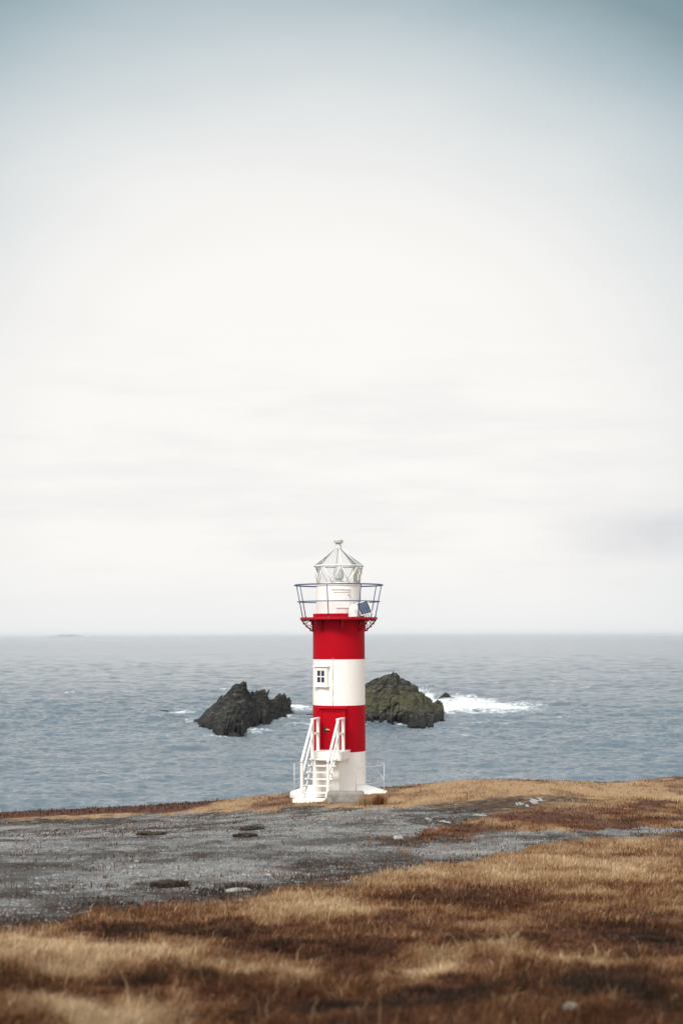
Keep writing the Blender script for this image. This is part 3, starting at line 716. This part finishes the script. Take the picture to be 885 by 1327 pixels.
    return tag(o, label, cat)
M_rockd = rock_mat('dark_crag', (0.006, 0.006, 0.006), (0.042, 0.040, 0.036), (0.20, 0.19, 0.175), (0.06, 0.058, 0.035), 0.35)
M_rockm = rock_mat('lichen_crag', (0.008, 0.008, 0.007), (0.068, 0.064, 0.052), (0.24, 0.225, 0.185), (0.115, 0.112, 0.040), 0.85)
LEFT = [(251, 936, 336, 330, 342), (256, 933.5, 336, 326, 344), (262, 928, 334, 318, 346), (272, 920, 332, 309, 346), (283, 911, 331, 296, 348), (290, 904, 331, 291, 350), (297, 895, 330, 293, 352), (303, 887.5, 330, 296, 354),
        (309, 886, 331, 299, 356), (315, 885, 332, 303, 358), (317.5, 893, 334, 306, 360), (320, 897.5, 337, 309, 362), (326, 898.5, 342, 316, 364), (332, 895.5, 346, 320, 368), (338, 893, 349, 326, 370), (344, 893, 351, 330, 372),
        (347, 899, 354, 333, 374), (350, 904, 357, 336, 376), (358, 904.5, 361, 342, 380), (366, 906, 365, 350, 384), (370, 911, 368, 355, 385), (374, 918, 370, 362, 384), (378, 923, 372, 366, 380), (383, 925, 370, 366, 376)]
RIGHT = [(441, 925, 345, 336, 356), (446, 917, 346, 334, 360), (452, 908, 347, 332, 364), (460, 898, 348, 330, 368), (468, 891, 349, 330, 370), (476, 886, 350, 331, 372), (485, 881.5, 350, 331, 374), (495, 876.5, 350, 331, 375), (500, 873.5, 350, 331, 376),
         (506, 872.5, 350, 331, 376), (513, 872.5, 350, 330, 376), (515, 878, 351, 329, 376), (520, 882, 351, 328, 376), (527, 887.5, 352, 327, 376), (533, 891.5, 352, 325, 376), (540, 894, 353, 324, 375), (546, 899, 353, 322, 374),
         (551, 907, 353, 322, 373), (555, 909, 353, 324, 372), (562, 911, 352, 328, 370), (568, 913, 350, 332, 366), (571, 918, 348, 336, 360), (573, 927, 344, 338, 350)]
sea_stack('sea_stack', LEFT, M_rockd, 71, label='dark jagged sea rock to the left of the lighthouse tower', cat='rock')
sea_stack('sea_stack', RIGHT, M_rockm, 91, label='mossy green and black sea rock partly behind the lighthouse tower', cat='rock')
sea_stack('sea_rock', [(566, 906, 470, 463, 476), (570, 902, 470, 462, 477), (574, 898.5, 470, 461, 478), (578, 898, 470, 461, 478), (581, 901, 470, 462, 478), (583.5, 905.5, 470, 464, 476)], M_rockd, 33, 0.5, 'small dark rock in the white surf right of the mossy rock', nv=40, rough=.4)
sea_stack('sea_rock', [(204, 921.5, 386, 382, 390), (208, 920.2, 386, 381, 391), (212, 919.6, 386, 381, 391), (216, 920.0, 386, 382, 391), (219, 921.5, 386, 383, 390)], M_rockd, 34, 0.5, 'low dark rock awash by itself in the open sea at left', nv=30, rough=.25)
sea_stack('sea_rock', [(397, 926, 366, 362, 370), (400, 924.6, 366, 361, 371), (403, 924.4, 366, 361, 371), (408, 926, 366, 362, 370)], M_rockd, 35, 0.5, 'tiny dark rock in the gap between jagged rock and tower', nv=30, rough=.25)
sea_stack('sea_rock', [(295, 951.5, 292, 289, 296), (299, 948.8, 292, 288, 297), (304, 948.2, 292, 288, 297), (311, 951.6, 292, 290, 295)], M_rockd, 36, 0.5, 'low black rock at the near foot of the jagged rock', nv=30, rough=.3)
sea_stack('sea_rock', [(526, 936, 322, 318, 326), (531, 933, 322, 317, 327), (538, 932, 323, 317, 328), (546, 934, 323, 318, 327), (550, 936.5, 323, 320, 326)], M_rockd, 37, 0.5, 'low black ledge at the near foot of the mossy rock', nv=30, rough=.4)

# spray thrown up where the swell breaks on the mossy rock
t = NT('spray'); t.bsdf((0.85, 0.87, 0.87), 0.8); M_spray = t.m
n = 14000
sx = rng.normal(0, 1, n); cxp = 548 + 10 * sx + 4
hgt = rng.exponential(0.55, n) * np.where(cxp < 560, 2.3, 1.0) * np.exp(-((cxp - 546) / 15) ** 2) + 0.15
D = rng.normal(386, 5, n)
sp = chips('sea_spray', (cxp - 442.5) / F_PX * D, D, np.maximum(hgt, 0.05), rng.lognormal(-3.0, 0.5, n), M_spray, np.full((n, 3), .8))
tag(sp, 'white spray bursting off the far side of the mossy rock', 'spray', kind='stuff')

# far island on the horizon
xs = np.linspace(-1, 1, 160)
def island(name, cx, cy, halfw, hmax, seed, label):
    Yv = np.linspace(-1, 1, 24); XX, YY = np.meshgrid(xs, Yv)
    z = hmax * np.clip(1 - np.abs(XX) ** 2.2, 0, 1) * np.clip(1 - YY ** 2, 0, 1) * (0.55 + 0.45 * fbm(XX * 3.5 + seed, YY * 1.0, octaves=4, seed=seed))
    V = np.stack([XX.ravel() * halfw, YY.ravel() * halfw * .5, z.ravel() - 1.5], -1)
    vid = np.arange(XX.size).reshape(XX.shape); q = np.stack([vid[:-1, :-1], vid[:-1, 1:], vid[1:, 1:], vid[1:, :-1]], -1).reshape(-1, 4)
    t = NT(name + '_land'); t.bsdf(t.mix(t.noise(0.01, 5, 0.6, t.pos()), (0.06, 0.07, 0.05), (0.18, 0.17, 0.14)), 0.9)
    o = np_mesh(name, V, q, None, [t.m], True); o.location = (cx, cy, 0); tag(o, label, 'island', kind='structure')
DI = 52000.0
island('island', (87 - 442.5) / F_PX * DI, DI, 27 / F_PX * DI, 165.0, 5, 'low hazy island far off on the horizon')
island('islet', (122.5 - 442.5) / F_PX * DI, DI, 3.5 / F_PX * DI, 110.0, 8, 'hazy islet beside the far island on the horizon')

# ------------------------------------------------------------------ lighthouse
TX, TY, ZT = -0.148, 68.0, 12.66
def zz(y, Y=68.0): return 20 + (825 - y) / F_PX * Y - ZT        # heights above the tower foot
LH = empty('lighthouse', (TX, TY, ZT), label='red and white banded round lighthouse tower with a railed gallery and glass lantern', cat='lighthouse')
def rad(px): return px / F_PX * 68
# tower body
prof = []; mats = []
zb = [(-0.6, 1), (zz(971.5), 1), (zz(912.8), 0), (zz(854.6), 1), (zz(803), 0)]
zlv = [-0.6, 0.4, 1.2, zz(971.5), zz(950), zz(930), zz(912.8), zz(895), zz(875), zz(854.6), zz(840), zz(820), zz(796.5)]
for i, z_ in enumerate(zlv): prof.append((1.252 - 0.0030 * z_, z_))
for i in range(len(zlv) - 1):
    zm = (zlv[i] + zlv[i + 1]) / 2 + ZT
    mats.append(1 if zm < zz(971.5) + ZT or zz(912.8) + ZT < zm < zz(854.6) + ZT else 0)
ztop = zlv[-1]; rt = prof[-1][0]
prof += [(rt - .01, ztop + .012), (1.10, ztop + .012), (1.10, ztop - .25), (0.0, ztop - .25)]; mats += [0, 0, 0, 0]
MB().lathe(prof, 128, mats=mats).build('tower', [M_red, M_white], LH)
# sloping white footing
MB().lathe([(1.20, zz(1014)), (1.32, zz(1015.5)), (1.75, zz(1019)), (2.28, zz(1023.6)), (2.33, zz(1024.8)), (2.33, -0.75)], 96).build('footing', M_foot, LH)
# lead along the white band
a = math.radians(-8.5)
def polar(r, deg, z): return (r * math.sin(math.radians(deg)), -r * math.cos(math.radians(deg)), z)
mb = MB(); mb.path([polar(1.25, -13, zz(z_)) for z_ in (853, 880, 900, 913)], 0.013, 6)
t = NT('rusty_conduit'); t.bsdf(t.mix(t.noise(8, 4, .6, t.pos()), (0.55, 0.36, 0.22), (0.7, 0.62, 0.52)), 0.7); M_cond = t.m
mb.build('conduit', M_cond, LH)
# door (turned 14 degrees to the left)
RZ = math.radians(-14)
def turned(mb, deg): return mb.xform(Matrix.Rotation(math.radians(deg), 4, 'Z'))
dz0, dz1 = zz(972), zz(920.5)
mb = MB(); mb.box((0, -1.225, (dz0 + dz1) / 2), (0.98, 0.10, dz1 - dz0), bevel=.012)
for k_ in range(1, 5): mb.box((-0.49 + k_ * .196, -1.277, (dz0 + dz1) / 2), (0.012, 0.006, dz1 - dz0 - .1))
door = turned(mb, -14).build('door', M_red, LH)
mb = MB()
for s in (-1, 1): mb.box((s * .555, -1.20, (dz0 + dz1) / 2 + .03), (0.13, 0.22, dz1 - dz0 + .06), bevel=.01)
mb.box((0, -1.20, dz1 + .083), (1.24, 0.22, 0.13), bevel=.01); mb.box((0, -1.25, dz1 + .175), (1.34, 0.30, 0.05), bevel=.01)
turned(mb, -14).build('frame', M_red, door)
hz = zz(942.5)
mb = MB(); mb.box((-0.36, -1.30, hz), (0.10, 0.05, 0.26), bevel=.008)
turned(mb, -14).build('lock_box', M_iron, door)
mb = MB(); mb.tube((-0.30, -1.275, hz), (-0.30, -1.36, hz), .018); mb.tube((-0.32, -1.36, hz), (-0.10, -1.36, hz - .01), .02); mb.box((-0.24, -1.285, hz), (0.09, 0.02, 0.09), bevel=.004)
turned(mb, -14).build('handle', M_brass, door)
# window (42 degrees left)
wz0, wz1 = zz(884.3), zz(868.3); wzm = (wz0 + wz1) / 2; ww = .25
mb = MB()
H_ = wz1 - wz0
for s in (-1, 1): mb.box((s * (ww + .075), -1.235, wzm), (0.15, 0.16, H_ + .30), bevel=.01); 
mb.box((0, -1.237, wz1 + .076), (2 * ww - .004, 0.154, 0.148)); mb.box((0, -1.237, wz0 - .076), (2 * ww - .004, 0.154, 0.148))
mb.box((0, -1.265, wz1 + .185), (0.92, 0.24, 0.05), bevel=.008); mb.box((0, -1.255, wz0 - .175), (0.88, 0.21, 0.045), bevel=.008)
win = turned(mb, -41).build('window', M_white, LH)
mb = MB(); mb.box((0, -1.262, wzm), (2 * ww - .01, 0.02, H_ - .01)); turned(mb, -41).build('pane', M_pane, win)
mb = MB(); mb.box((0, -1.282, wzm), (0.05, 0.03, H_)); mb.box((0, -1.279, wzm), (2 * ww, 0.024, 0.05))
for s in (-1, 1): mb.box((s * (ww - .012), -1.284, wzm), (0.024, 0.034, H_)); mb.box((0, -1.2845, wzm + s * (H_ / 2 - .012)), (2 * ww - .05, 0.033, 0.024))
turned(mb, -41).build('sash', M_white, win)
# gallery
zd = zz(802.5)
MB().lathe([(1.235, zd - .055), (1.80, zd - .055), (1.84, zd - .05), (1.845, zd + .05), (1.80, zd + .055), (1.23, zd + .055)], 96).build('gallery_deck', M_darkred, LH)
posts = [-15, 30, 75, 120, 165, 210, 255, 300]
for dg in [6, 51, 96, 141, 186, 231, 276, 321]:
    mb = MB()
    r0, r1 = 1.235, 1.80; zt_, zb_ = zd - .075, zd - .62
    mb.tube((0, -r0 + .01, zt_), (0, -r1, zt_), .03, 8); mb.tube((0, -r0 - .02, zt_), (0, -r0 - .02, zb_), .03, 8)
    pts = [(0, -(r0 + .03 + (r1 - r0 - .05) * s_), zb_ + .03 + (zt_ - zb_ - .03) * (s_ ** 1.15)) for s_ in np.linspace(0, 1, 9)]
    mb.path(pts, .033, 8)
    for (yy, z_, rr) in [(-r0 - .17, zt_ - .15, .10), (-r0 - .37, zt_ - .10, .065), (-r0 - .08, zt_ - .34, .055)]:
        c_ = [(0, yy + rr * math.cos(a_), z_ + rr * math.sin(a_)) for a_ in np.linspace(0, 2 * math.pi, 15)[:-1]]
        mb.path(c_, .018, 6, closed=True)
    for s_ in (.18, .5, .85):
        i_ = int(s_ * 8); mb.tube(pts[i_], (pts[i_][0], pts[i_][1] - .05, pts[i_][2] - .05), .028, 8, .034)
    turned(mb, dg).build('bracket', M_darkred, LH)
zr1, zr2 = zz(759.3), zz(780.7)
RR1, RR2, RR0 = 2.10, 1.955, 1.79
rail = MB().ring(RR1, zr1, .033, n=96).ring(RR2, zr2, .025, n=96).build('gallery_railing', M_rail, LH)
for dg in posts:
    mb = MB(); mb.tube(polar(RR0, dg, zd + .05), polar(RR1, dg, zr1), .024, 8); mb.box(polar(RR0, dg, zd + .065), (.1, .1, .03))
    mb.build('post', M_rail, rail)
# watch room
zw = zz(757.6); rw = 1.06
MB().lathe([(rw, ztop - .24), (rw, zw - .10), (rw + .035, zw - .09), (rw + .035, zw - .01), (rw, zw), (0, zw)], 96).build('watch_room', M_white, LH)
hc = (zz(769) + zz(789)) / 2; hh_ = zz(769) - zz(789)
mb = MB()
n_ = 14; vs = []
for r_, z0_, z1_, d0, d1 in [(rw + .022, hc - hh_ / 2, hc + hh_ / 2, -7, 29), (rw + .05, hc + hh_ / 2 + .12, hc + hh_ / 2 + .16, -18, 29), (rw + .05, hc + hh_ / 2 + .005, hc + hh_ / 2 + .03, -12, 27), (rw + .05, hc - hh_ / 2 - .005, hc - hh_ / 2 + .025, -5, 27)]:
    ro = []
    for k_ in range(n_):
        d_ = d0 + (d1 - d0) * k_ / (n_ - 1)
        ro.append([mb.bm.verts.new(polar(rr, d_, z_)) for rr, z_ in ((rw - .01, z0_), (r_, z0_), (r_, z1_), (rw - .01, z1_))])
    for k_ in range(n_ - 1):
        for j in range(4): mb.bm.faces.new((ro[k_][j], ro[k_][(j + 1) % 4], ro[k_ + 1][(j + 1) % 4], ro[k_ + 1][j]))
    mb.bm.faces.new(ro[0]); mb.bm.faces.new(ro[-1][::-1])
hatch = mb.build('hatch', M_white, LH)
for zc_ in (zz(771.5), zz(791.5)):
    mb = MB(); mb.tube(polar(rw + .02, 25, zc_), polar(rw + .09, 25, zc_), .02, 8); mb.tube(polar(rw + .08, 22, zc_ + .02), polar(rw + .08, 27, zc_ - .07), .022, 8)
    mb.build('handle', M_cap, hatch)
# lantern: eight top corners, eight bottom corners half a step round
ze, zl = zz(734.6), zw + .01
re_, rl = 1.16, 1.055
top = [polar(re_, 6 + 45 * i, ze) for i in range(8)]; bot = [polar(rl, 28.5 + 45 * i, zl) for i in range(8)]
mb = MB()
tv = [mb.bm.verts.new(p_) for p_ in top]; bv = [mb.bm.verts.new(p_) for p_ in bot]
for i in range(8):
    mb.bm.faces.new((tv[i], tv[(i + 1) % 8], bv[i])); mb.bm.faces.new((bv[i], tv[(i + 1) % 8], bv[(i + 1) % 8]))
lan = mb.build('lantern_glazing', M_glass, LH, sharp=5)
mb = MB()
for i in range(8):
    for a_, b_ in ((top[i], bot[i]), (bot[i], top[(i + 1) % 8])): mb.tube(a_, b_, .024, 8)
    mb.tube(bot[i], bot[(i + 1) % 8], .026, 8)
mb.build('glazing_bars', M_frame, lan)
# blind hung inside the landward panes
mb = MB(); rows = []
for d_ in range(52, 128, 6): rows.append([mb.bm.verts.new(polar(.90, d_, z_)) for z_ in (zl + .02, ze - .05)] + [mb.bm.verts.new(polar(.885, d_, z_)) for z_ in (ze - .05, zl + .02)])
for A_, B_ in zip(rows[:-1], rows[1:]):
    for j in range(4): mb.bm.faces.new((A_[j], A_[(j + 1) % 4], B_[(j + 1) % 4], B_[j]))
mb.bm.faces.new(rows[0]); mb.bm.faces.new(rows[-1][::-1])
t = NT('cream_blind'); t.bsdf((0.62, 0.60, 0.52), 0.8); mb.build('blind', t.m, lan)
zp = zz(711)
mb = MB(); rp = .15
pk = [mb.bm.verts.new(polar(rp, 6 + 45 * i, zp)) for i in range(8)]; ev = [mb.bm.verts.new(polar(re_ + .02, 6 + 45 * i, ze + .02)) for i in range(8)]
for i in range(8): mb.bm.faces.new((ev[i], ev[(i + 1) % 8], pk[(i + 1) % 8], pk[i]))
roof = mb.build('roof', M_roofglass, LH, sharp=5)
mb = MB()
for i in range(8):
    mb.tube(polar(re_ + .02, 6 + 45 * i, ze + .02), polar(rp, 6 + 45 * i, zp), .019, 8)
    mb.tube(polar(re_ + .02, 6 + 45 * i, ze), polar(re_ + .02, 51 + 45 * i, ze), .036, 8)
mb.build('roof_frame', M_frame, roof)
MB().lathe([(0, zp - .03), (.19, zp - .03), (.135, zz(708)), (.125, zz(705.5)), (.125, zz(705)), (.20, zz(704.6)), (.215, zz(704)), (.215, zz(700.6)), (.19, zz(699.8)), (0, zz(699.4))], 32).build('ventilator', M_cap, roof)
mb = MB().lathe([(0, zl), (.25, zl), (.25, zl + .1), (.15, zl + .14), (.15, zl + .22), (.24, zl + .25), (.26, zl + .45), (.22, zl + .72), (.10, zl + .80), (0, zl + .80)], 40)
mb.build('lamp', M_lens, LH)

# white dome and solar panel on the gallery
c_ = polar(1.42, 30, zd + .056)
DOME = empty('dome_housing', (TX + c_[0], TY + c_[1], ZT + c_[2]), label='small white domed housing on the gallery, left of the solar panel', cat='housing')
MB().lathe([(.24, 0), (.26, .02), (.26, .06), (.245, .08), (.245, .27), (.235, .38), (.20, .48), (.14, .56), (.07, .60), (0, .61)], 36).build('dome', M_white, DOME)
MB().lathe([(.241, .085), (.25, .09), (.25, .11), (.241, .115)], 36).build('clamp_band', M_frame, DOME)
# panel: corner positions taken along the rail
pc = polar(1.50, 55, 0); SPZ = ZT + zd + .055
SOL = empty('solar_panel', (TX + pc[0], TY + pc[1] - .12, SPZ), math.radians(20), label='tilted blue grey solar panel on the gallery in front of the railing', cat='solar panel')
tilt = Matrix.Rotation(math.radians(-24), 4, 'X'); roll = Matrix.Rotation(math.radians(14), 4, 'Y')
base_m = Matrix.Translation((-.03, 0, .42)) @ roll.inverted() @ tilt
pw, ph = .58, .64
mb = MB()
for s in (-1, 1): mb.box((s * pw / 2, 0, 0), (.035, .045, ph + .035)); mb.box((0, .002, s * ph / 2), (pw - .035, .041, .035))
mb.xform(base_m).build('frame', M_white, SOL)
mb = MB().box((0, -.005, 0), (pw - .03, .02, ph - .03)); o = mb.build('cells', M_solar, SOL); o.matrix_local = base_m
mb = MB()
for s in (-1, 1):
    mb.tube((s * .2, -.02, 0.0), (s * .2 - .1, .12, .52), .02, 8); mb.tube((s * .2, .34, 0.0), (s * .2 - .1, .14, .58), .02, 8)
mb.build('stand', M_galv, SOL)

# ------------------------------------------------------------------ wooden steps and landing
ST = empty('staircase', (TX, TY, ZT), RZ, label='white wooden stairs with handrails climbing to the red tower door', cat='staircase')
pz1, pz0 = zz(973.6, 65.35), zz(984.3, 65.35)          # landing top and underside
xl, xr = -.67, .80
mb = MB()
mb.box(((xl + xr) / 2, -1.85, pz1 - .03), (xr - xl, 1.66, .06), bevel=.01)
mb.box(((xl + xr) / 2, -2.66, (pz0 + pz1) / 2 - .028), (xr - xl - .02, .05, pz1 - pz0 - .062)); 
for x_ in (xl + .035, xr - .035): mb.box((x_, -1.85, (pz0 + pz1) / 2 - .028), (.05, 1.56, pz1 - pz0 - .064))
mb.build('landing', M_wood, ST)
BOX = MB().box((.06, -1.72, (pz0 - .5) / 2 + .0), (1.12, 1.50, pz0 + .496), bevel=.015).build('landing_base', M_foot, ST)
PXs = (-.6, .6); ptop = pz1 + 1.46
for x_ in PXs:
    for y_, extra in ((-2.62, -.03), (-1.62, .02)):
        MB().box((x_, y_, (pz1 + ptop + extra) / 2 + .0), (.13, .13, ptop + extra - pz1 - .002), bevel=.015).build('post', M_wood, ST)
ny, nz0, nz1 = -4.42, zz(1029.5, 63.6), zz(988, 63.6)
slz = zz(1033.3, 63.3)
for x_ in PXs: MB().box((x_, ny, (slz + nz1) / 2), (.12, .12, nz1 - slz - .002), bevel=.015).build('newel_post', M_wood, ST)
def plank(mb, p0, p1, w, h):
    p0, p1 = Vector(p0), Vector(p1); d = p1 - p0; ang = math.atan2(d.z, d.y)
    mb.box((p0 + p1) / 2, (w, d.length, h), rot=Matrix.Rotation(ang, 3, 'X'), bevel=.01)
for x_ in PXs:
    sx_ = x_
    mb = MB(); plank(mb, (sx_, ny - .05, nz1 + .04), (sx_, -2.60, ptop - .06), .10, .11); 
    mb.box((sx_, -2.12, ptop + .02), (.15, 1.12, .07), bevel=.01)
    mb.build('handrail', M_wood, ST)
    mb = MB(); off_ = .125 if x_ > 0 else -.125
    plank(mb, (sx_ + off_ * .0, ny + .03, nz1 - .62), (sx_, -2.66, ptop - .76), .07, .09); mb.box((sx_, -2.12, pz1 + .80), (.08, .86, .09), bevel=.01)
    mb.build('mid_rail', M_wood, ST)
    mb = MB(); plank(mb, (sx_ * .84, ny - .02, slz + .02), (sx_ * .84, -2.70, pz1 - .24), .06, .15); mb.build('stringer', M_wood, ST)
nst = 7; rise = (pz1 - slz) / (nst)
for k_ in range(1, nst):
    y_ = ny + .05 + (k_ - .5) * (abs(ny + 2.70) / (nst - .5))
    MB().box((0, y_, slz + rise * k_ - .03), (1.27, .25, .05), bevel=.008).build('tread', M_wood, ST)
MB().box((-.20, -4.52, slz - .09), (1.42, .70, .18), bevel=.025).build('foot_slab', M_foot, ST)

# ------------------------------------------------------------------ thin steel railing round the footing
RL = empty('metal_railing', (TX, TY, ZT), label='thin grey pipe railing standing around the white tower footing', cat='railing')
rr = 2.12; zr = zz(988.5); zmr = zz(1009)
a0, a1 = math.radians(-90 + 21), math.radians(-90 + 21 + 250)
MB().ring(rr, zr, 0.017, n=80, m=6, a0=a0, a1=a1).build('top_rail', M_cap, RL)
MB().ring(rr, zmr, 0.014, n=80, m=6, a0=a0, a1=a1).build('middle_rail', M_cap, RL)
for d_ in (21, 84, 131, 180, 225, 271):
    mb = MB().tube(polar(rr, d_, zz(1024)), polar(rr, d_, zr), .019, 8); mb.box(polar(rr, d_, zz(1023.3)), (.10, .10, .04)); mb.build('post', M_cap, RL)
MB().tube(polar(rr, 131, zr), polar(rr, 84, zmr), .012, 6).build('brace', M_cap, RL)

# ------------------------------------------------------------------ concrete block and tuft
x, y, z = at_ground(448, 1041.5)
zb_ = z; s = y / F_PX
mb = MB(); mb.box((0, 0, 0), (47 * s, .8, 15.5 * s), bevel=.12)
bmesh.ops.subdivide_edges(mb.bm, edges=mb.bm.edges[:], cuts=3, use_grid_fill=True)
for v_ in mb.bm.verts:
    k_ = 0.05 * float(fbm(np.array([v_.co.x * 2]), np.array([v_.co.y * 2]), np.array([v_.co.z * 2]), 3, 7)[0]); v_.co += Vector((k_, k_, k_ * .7))
blk = mb.build('concrete_block', M_conc, loc=(x, y + .4, z + 15.5 * s / 2 - .05)); tag(blk, 'rounded grey concrete block in front of the tower footing', 'block')
n = 620
x, y, z = at_ground(482, 1043)
ox = np.concatenate([rng.normal(-.22, .16, n // 2), rng.normal(.22, .14, n - n // 2)]); oy = rng.normal(0, .10, n)
H = rng.uniform(.2, .5, n) * np.where(ox < 0, .85, 1.1); ldir = np.arctan2(oy, ox) + rng.normal(0, .5, n)
tf = blades('grass_tuft', np.stack([ox, oy, np.zeros(n)], -1), H, rng.uniform(.015, .035, n), ldir, np.abs(rng.normal(.35, .25, n)), tint(np.where(ox > .05, -.05, .5) + 0 * ox), '', '')
tf.location = (x, y - .05, z); tag(tf, 'dry brown grass tuft against the right end of the concrete block', 'grass tuft')

# ------------------------------------------------------------------ sky and sun
SUN_EL, SUN_AZ = math.radians(44), math.radians(212)       # behind the viewer, to the left (azimuth from +Y, clockwise)
w = bpy.data.worlds.new('World'); scene.world = w; w.use_nodes = True
T = w.node_tree; T.nodes.clear()
class WT(NT):
    def __init__(self): self.t = T
W_ = WT()
wo = W_.n('ShaderNodeOutputWorld'); bg = W_.n('ShaderNodeBackground'); bg.inputs[1].default_value = 0.10; W_.l(bg.outputs[0], wo.inputs[0])
sky = W_.n('ShaderNodeTexSky'); sky.sky_type = 'NISHITA'; sky.sun_disc = False; sky.sun_elevation = SUN_EL; sky.sun_rotation = SUN_AZ; sky.dust_density = 2.0; sky.altitude = 20
dirv = W_.coord('Generated')
sep = W_.n('ShaderNodeSeparateXYZ'); W_.l(dirv, sep.inputs[0])
# cloud deck: bright and thick low in the north, ringed by blue grey: thinner cloud plus lens vignette painted into the sky
def dot_with(v):
    nd = W_.n('ShaderNodeVectorMath', operation='DOT_PRODUCT'); W_.l(dirv, nd.inputs[0]); nd.inputs[1].default_value = v; return nd.outputs['Value']
cdir = Vector((-0.02, math.cos(math.radians(6)), math.sin(math.radians(6)))).normalized()
flat_ = W_.n('ShaderNodeVectorMath', operation='NORMALIZE'); W_.l(W_.mapping(dirv, (0.86, 1, 1)), flat_.inputs[0])
dn = W_.n('ShaderNodeVectorMath', operation='DOT_PRODUCT'); W_.l(flat_.outputs[0], dn.inputs[0]); dn.inputs[1].default_value = cdir
ang = W_.math('ARCCOSINE', dn.outputs['Value'])           # radians from the bright bank, which lies wide and low
wob = W_.noise(5.0, 5, 0.55, W_.mapping(dirv, (1, 1, 3.2)))
wob2 = W_.noise(2.2, 4, 0.5, W_.mapping(dirv, (1, 1, 2.0), (0, 0, 0), (3, 1, 2)))
ang = W_.math('ADD', ang, W_.math('MULTIPLY', W_.math('SUBTRACT', wob2, 0.5), 0.06))
ang = W_.math('ADD', ang, W_.math('MULTIPLY', W_.math('SUBTRACT', wob, 0.5), 0.03))
K = 10.0 / 2.07                                                  # radiance / background strength
fr_ = W_.ramp(W_.math('DIVIDE', ang, math.pi), [(0.0, (.975, .955, .925)), (0.050, (.965, .948, .92)), (0.067, (.89, .885, .87)), (0.082, (.76, .785, .79)), (0.098, (.58, .645, .675)), (0.110, (.41, .505, .55)), (0.123, (.225, .32, .36)), (0.131, (.23, .35, .41)), (0.155, (.55, .62, .67)), (0.20, (.86, .90, .93)), (0.30, (.92, .95, .97)), (0.42, (.86, .89, .92)), (0.60, (1.3, 1.29, 1.27)), (1.0, (1.45, 1.42, 1.38))])
# grey band of cloud towards the horizon
low = W_.mrange(sep.outputs[2], 0.065, 0.0, 0, 0.62)
c = W_.mix(low, fr_, (0.845, 0.855, 0.865))
# soft streaks
stv = W_.noise(3.0, 6, 0.6, W_.mapping(dirv, (2.2, 2.2, 15), (0, 0.02, 0)))
band = W_.math('MULTIPLY', W_.mrange(sep.outputs[2], 0.0, 0.06), W_.mrange(sep.outputs[2], 0.26, 0.14))
c = W_.mix(W_.math('MULTIPLY', band, W_.mrange(stv, 0.40, 0.70, 0, 0.40)), c, (0.80, 0.795, 0.81))
side = W_.math('MULTIPLY', W_.mrange(sep.outputs[0], 0.10, 0.25), W_.math('MULTIPLY', W_.mrange(sep.outputs[2], 0.045, 0.065), W_.mrange(sep.outputs[2], 0.10, 0.075)))
c = W_.mix(W_.math('MULTIPLY', side, W_.mrange(wob, 0.3, 0.6, 0.2, 0.75)), c, (0.64, 0.65, 0.69))
cs = W_.n('ShaderNodeVectorMath', operation='SCALE'); W_.l(c, cs.inputs[0]); cs.inputs['Scale'].default_value = K
cover = W_.mrange(ang, 0.30, 0.75, 1.0, 0.93)
W_.l(W_.mix(cover, sky.outputs[0], cs.outputs[0]), bg.inputs[0])

sd = bpy.data.lights.new('sun', 'SUN'); sd.energy = 1.5; sd.angle = math.radians(16); sd.color = (1.0, 0.97, 0.925)
so = bpy.data.objects.new('sun', sd); COL.objects.link(so)
sdir = Vector((math.sin(SUN_AZ) * math.cos(SUN_EL), math.cos(SUN_AZ) * math.cos(SUN_EL), math.sin(SUN_EL)))
so.rotation_euler = sdir.to_track_quat('Z', 'Y').to_euler(); so.location = (-20, -20, 60)

HAZE = 4.0e-5
if HAZE:
    # sea air between the viewpoint and the horizon
    hb = MB().box((0, 0, 19.0), (124000, 124000, 60.0)).build('haze', [])
    t = NT('sea_air'); t.t.nodes.remove([x for x in t.t.nodes if x.type == 'OUTPUT_MATERIAL'][0]); t.out = t.n('ShaderNodeOutputMaterial')
    vol = t.n('ShaderNodeVolumePrincipled'); vol.inputs['Color'].default_value = (0.92, 0.95, 0.97, 1); vol.inputs['Density'].default_value = HAZE; vol.inputs['Anisotropy'].default_value = 0.3
    t.l(vol.outputs[0], t.out.inputs['Volume']); hb.data.materials.append(t.m)
    tag(hb, 'thin sea haze over the water', 'haze', kind='stuff')

vs_ = scene.view_settings; scene.display_settings.display_device = 'sRGB'
vs_.view_transform = 'Standard'; vs_.look = 'None'; vs_.exposure = 1.05; vs_.gamma = 1.0; vs_.use_curve_mapping = False
scene.cycles.use_denoising = True; scene.cycles.use_adaptive_sampling = False; scene.cycles.sample_clamp_indirect = 4.0
scene.cycles.max_bounces = 8; scene.cycles.diffuse_bounces = 3; scene.cycles.glossy_bounces = 3; scene.cycles.transparent_max_bounces = 24; scene.cycles.volume_bounces = 1
scene.cycles.caustics_reflective = False; scene.cycles.caustics_refractive = False
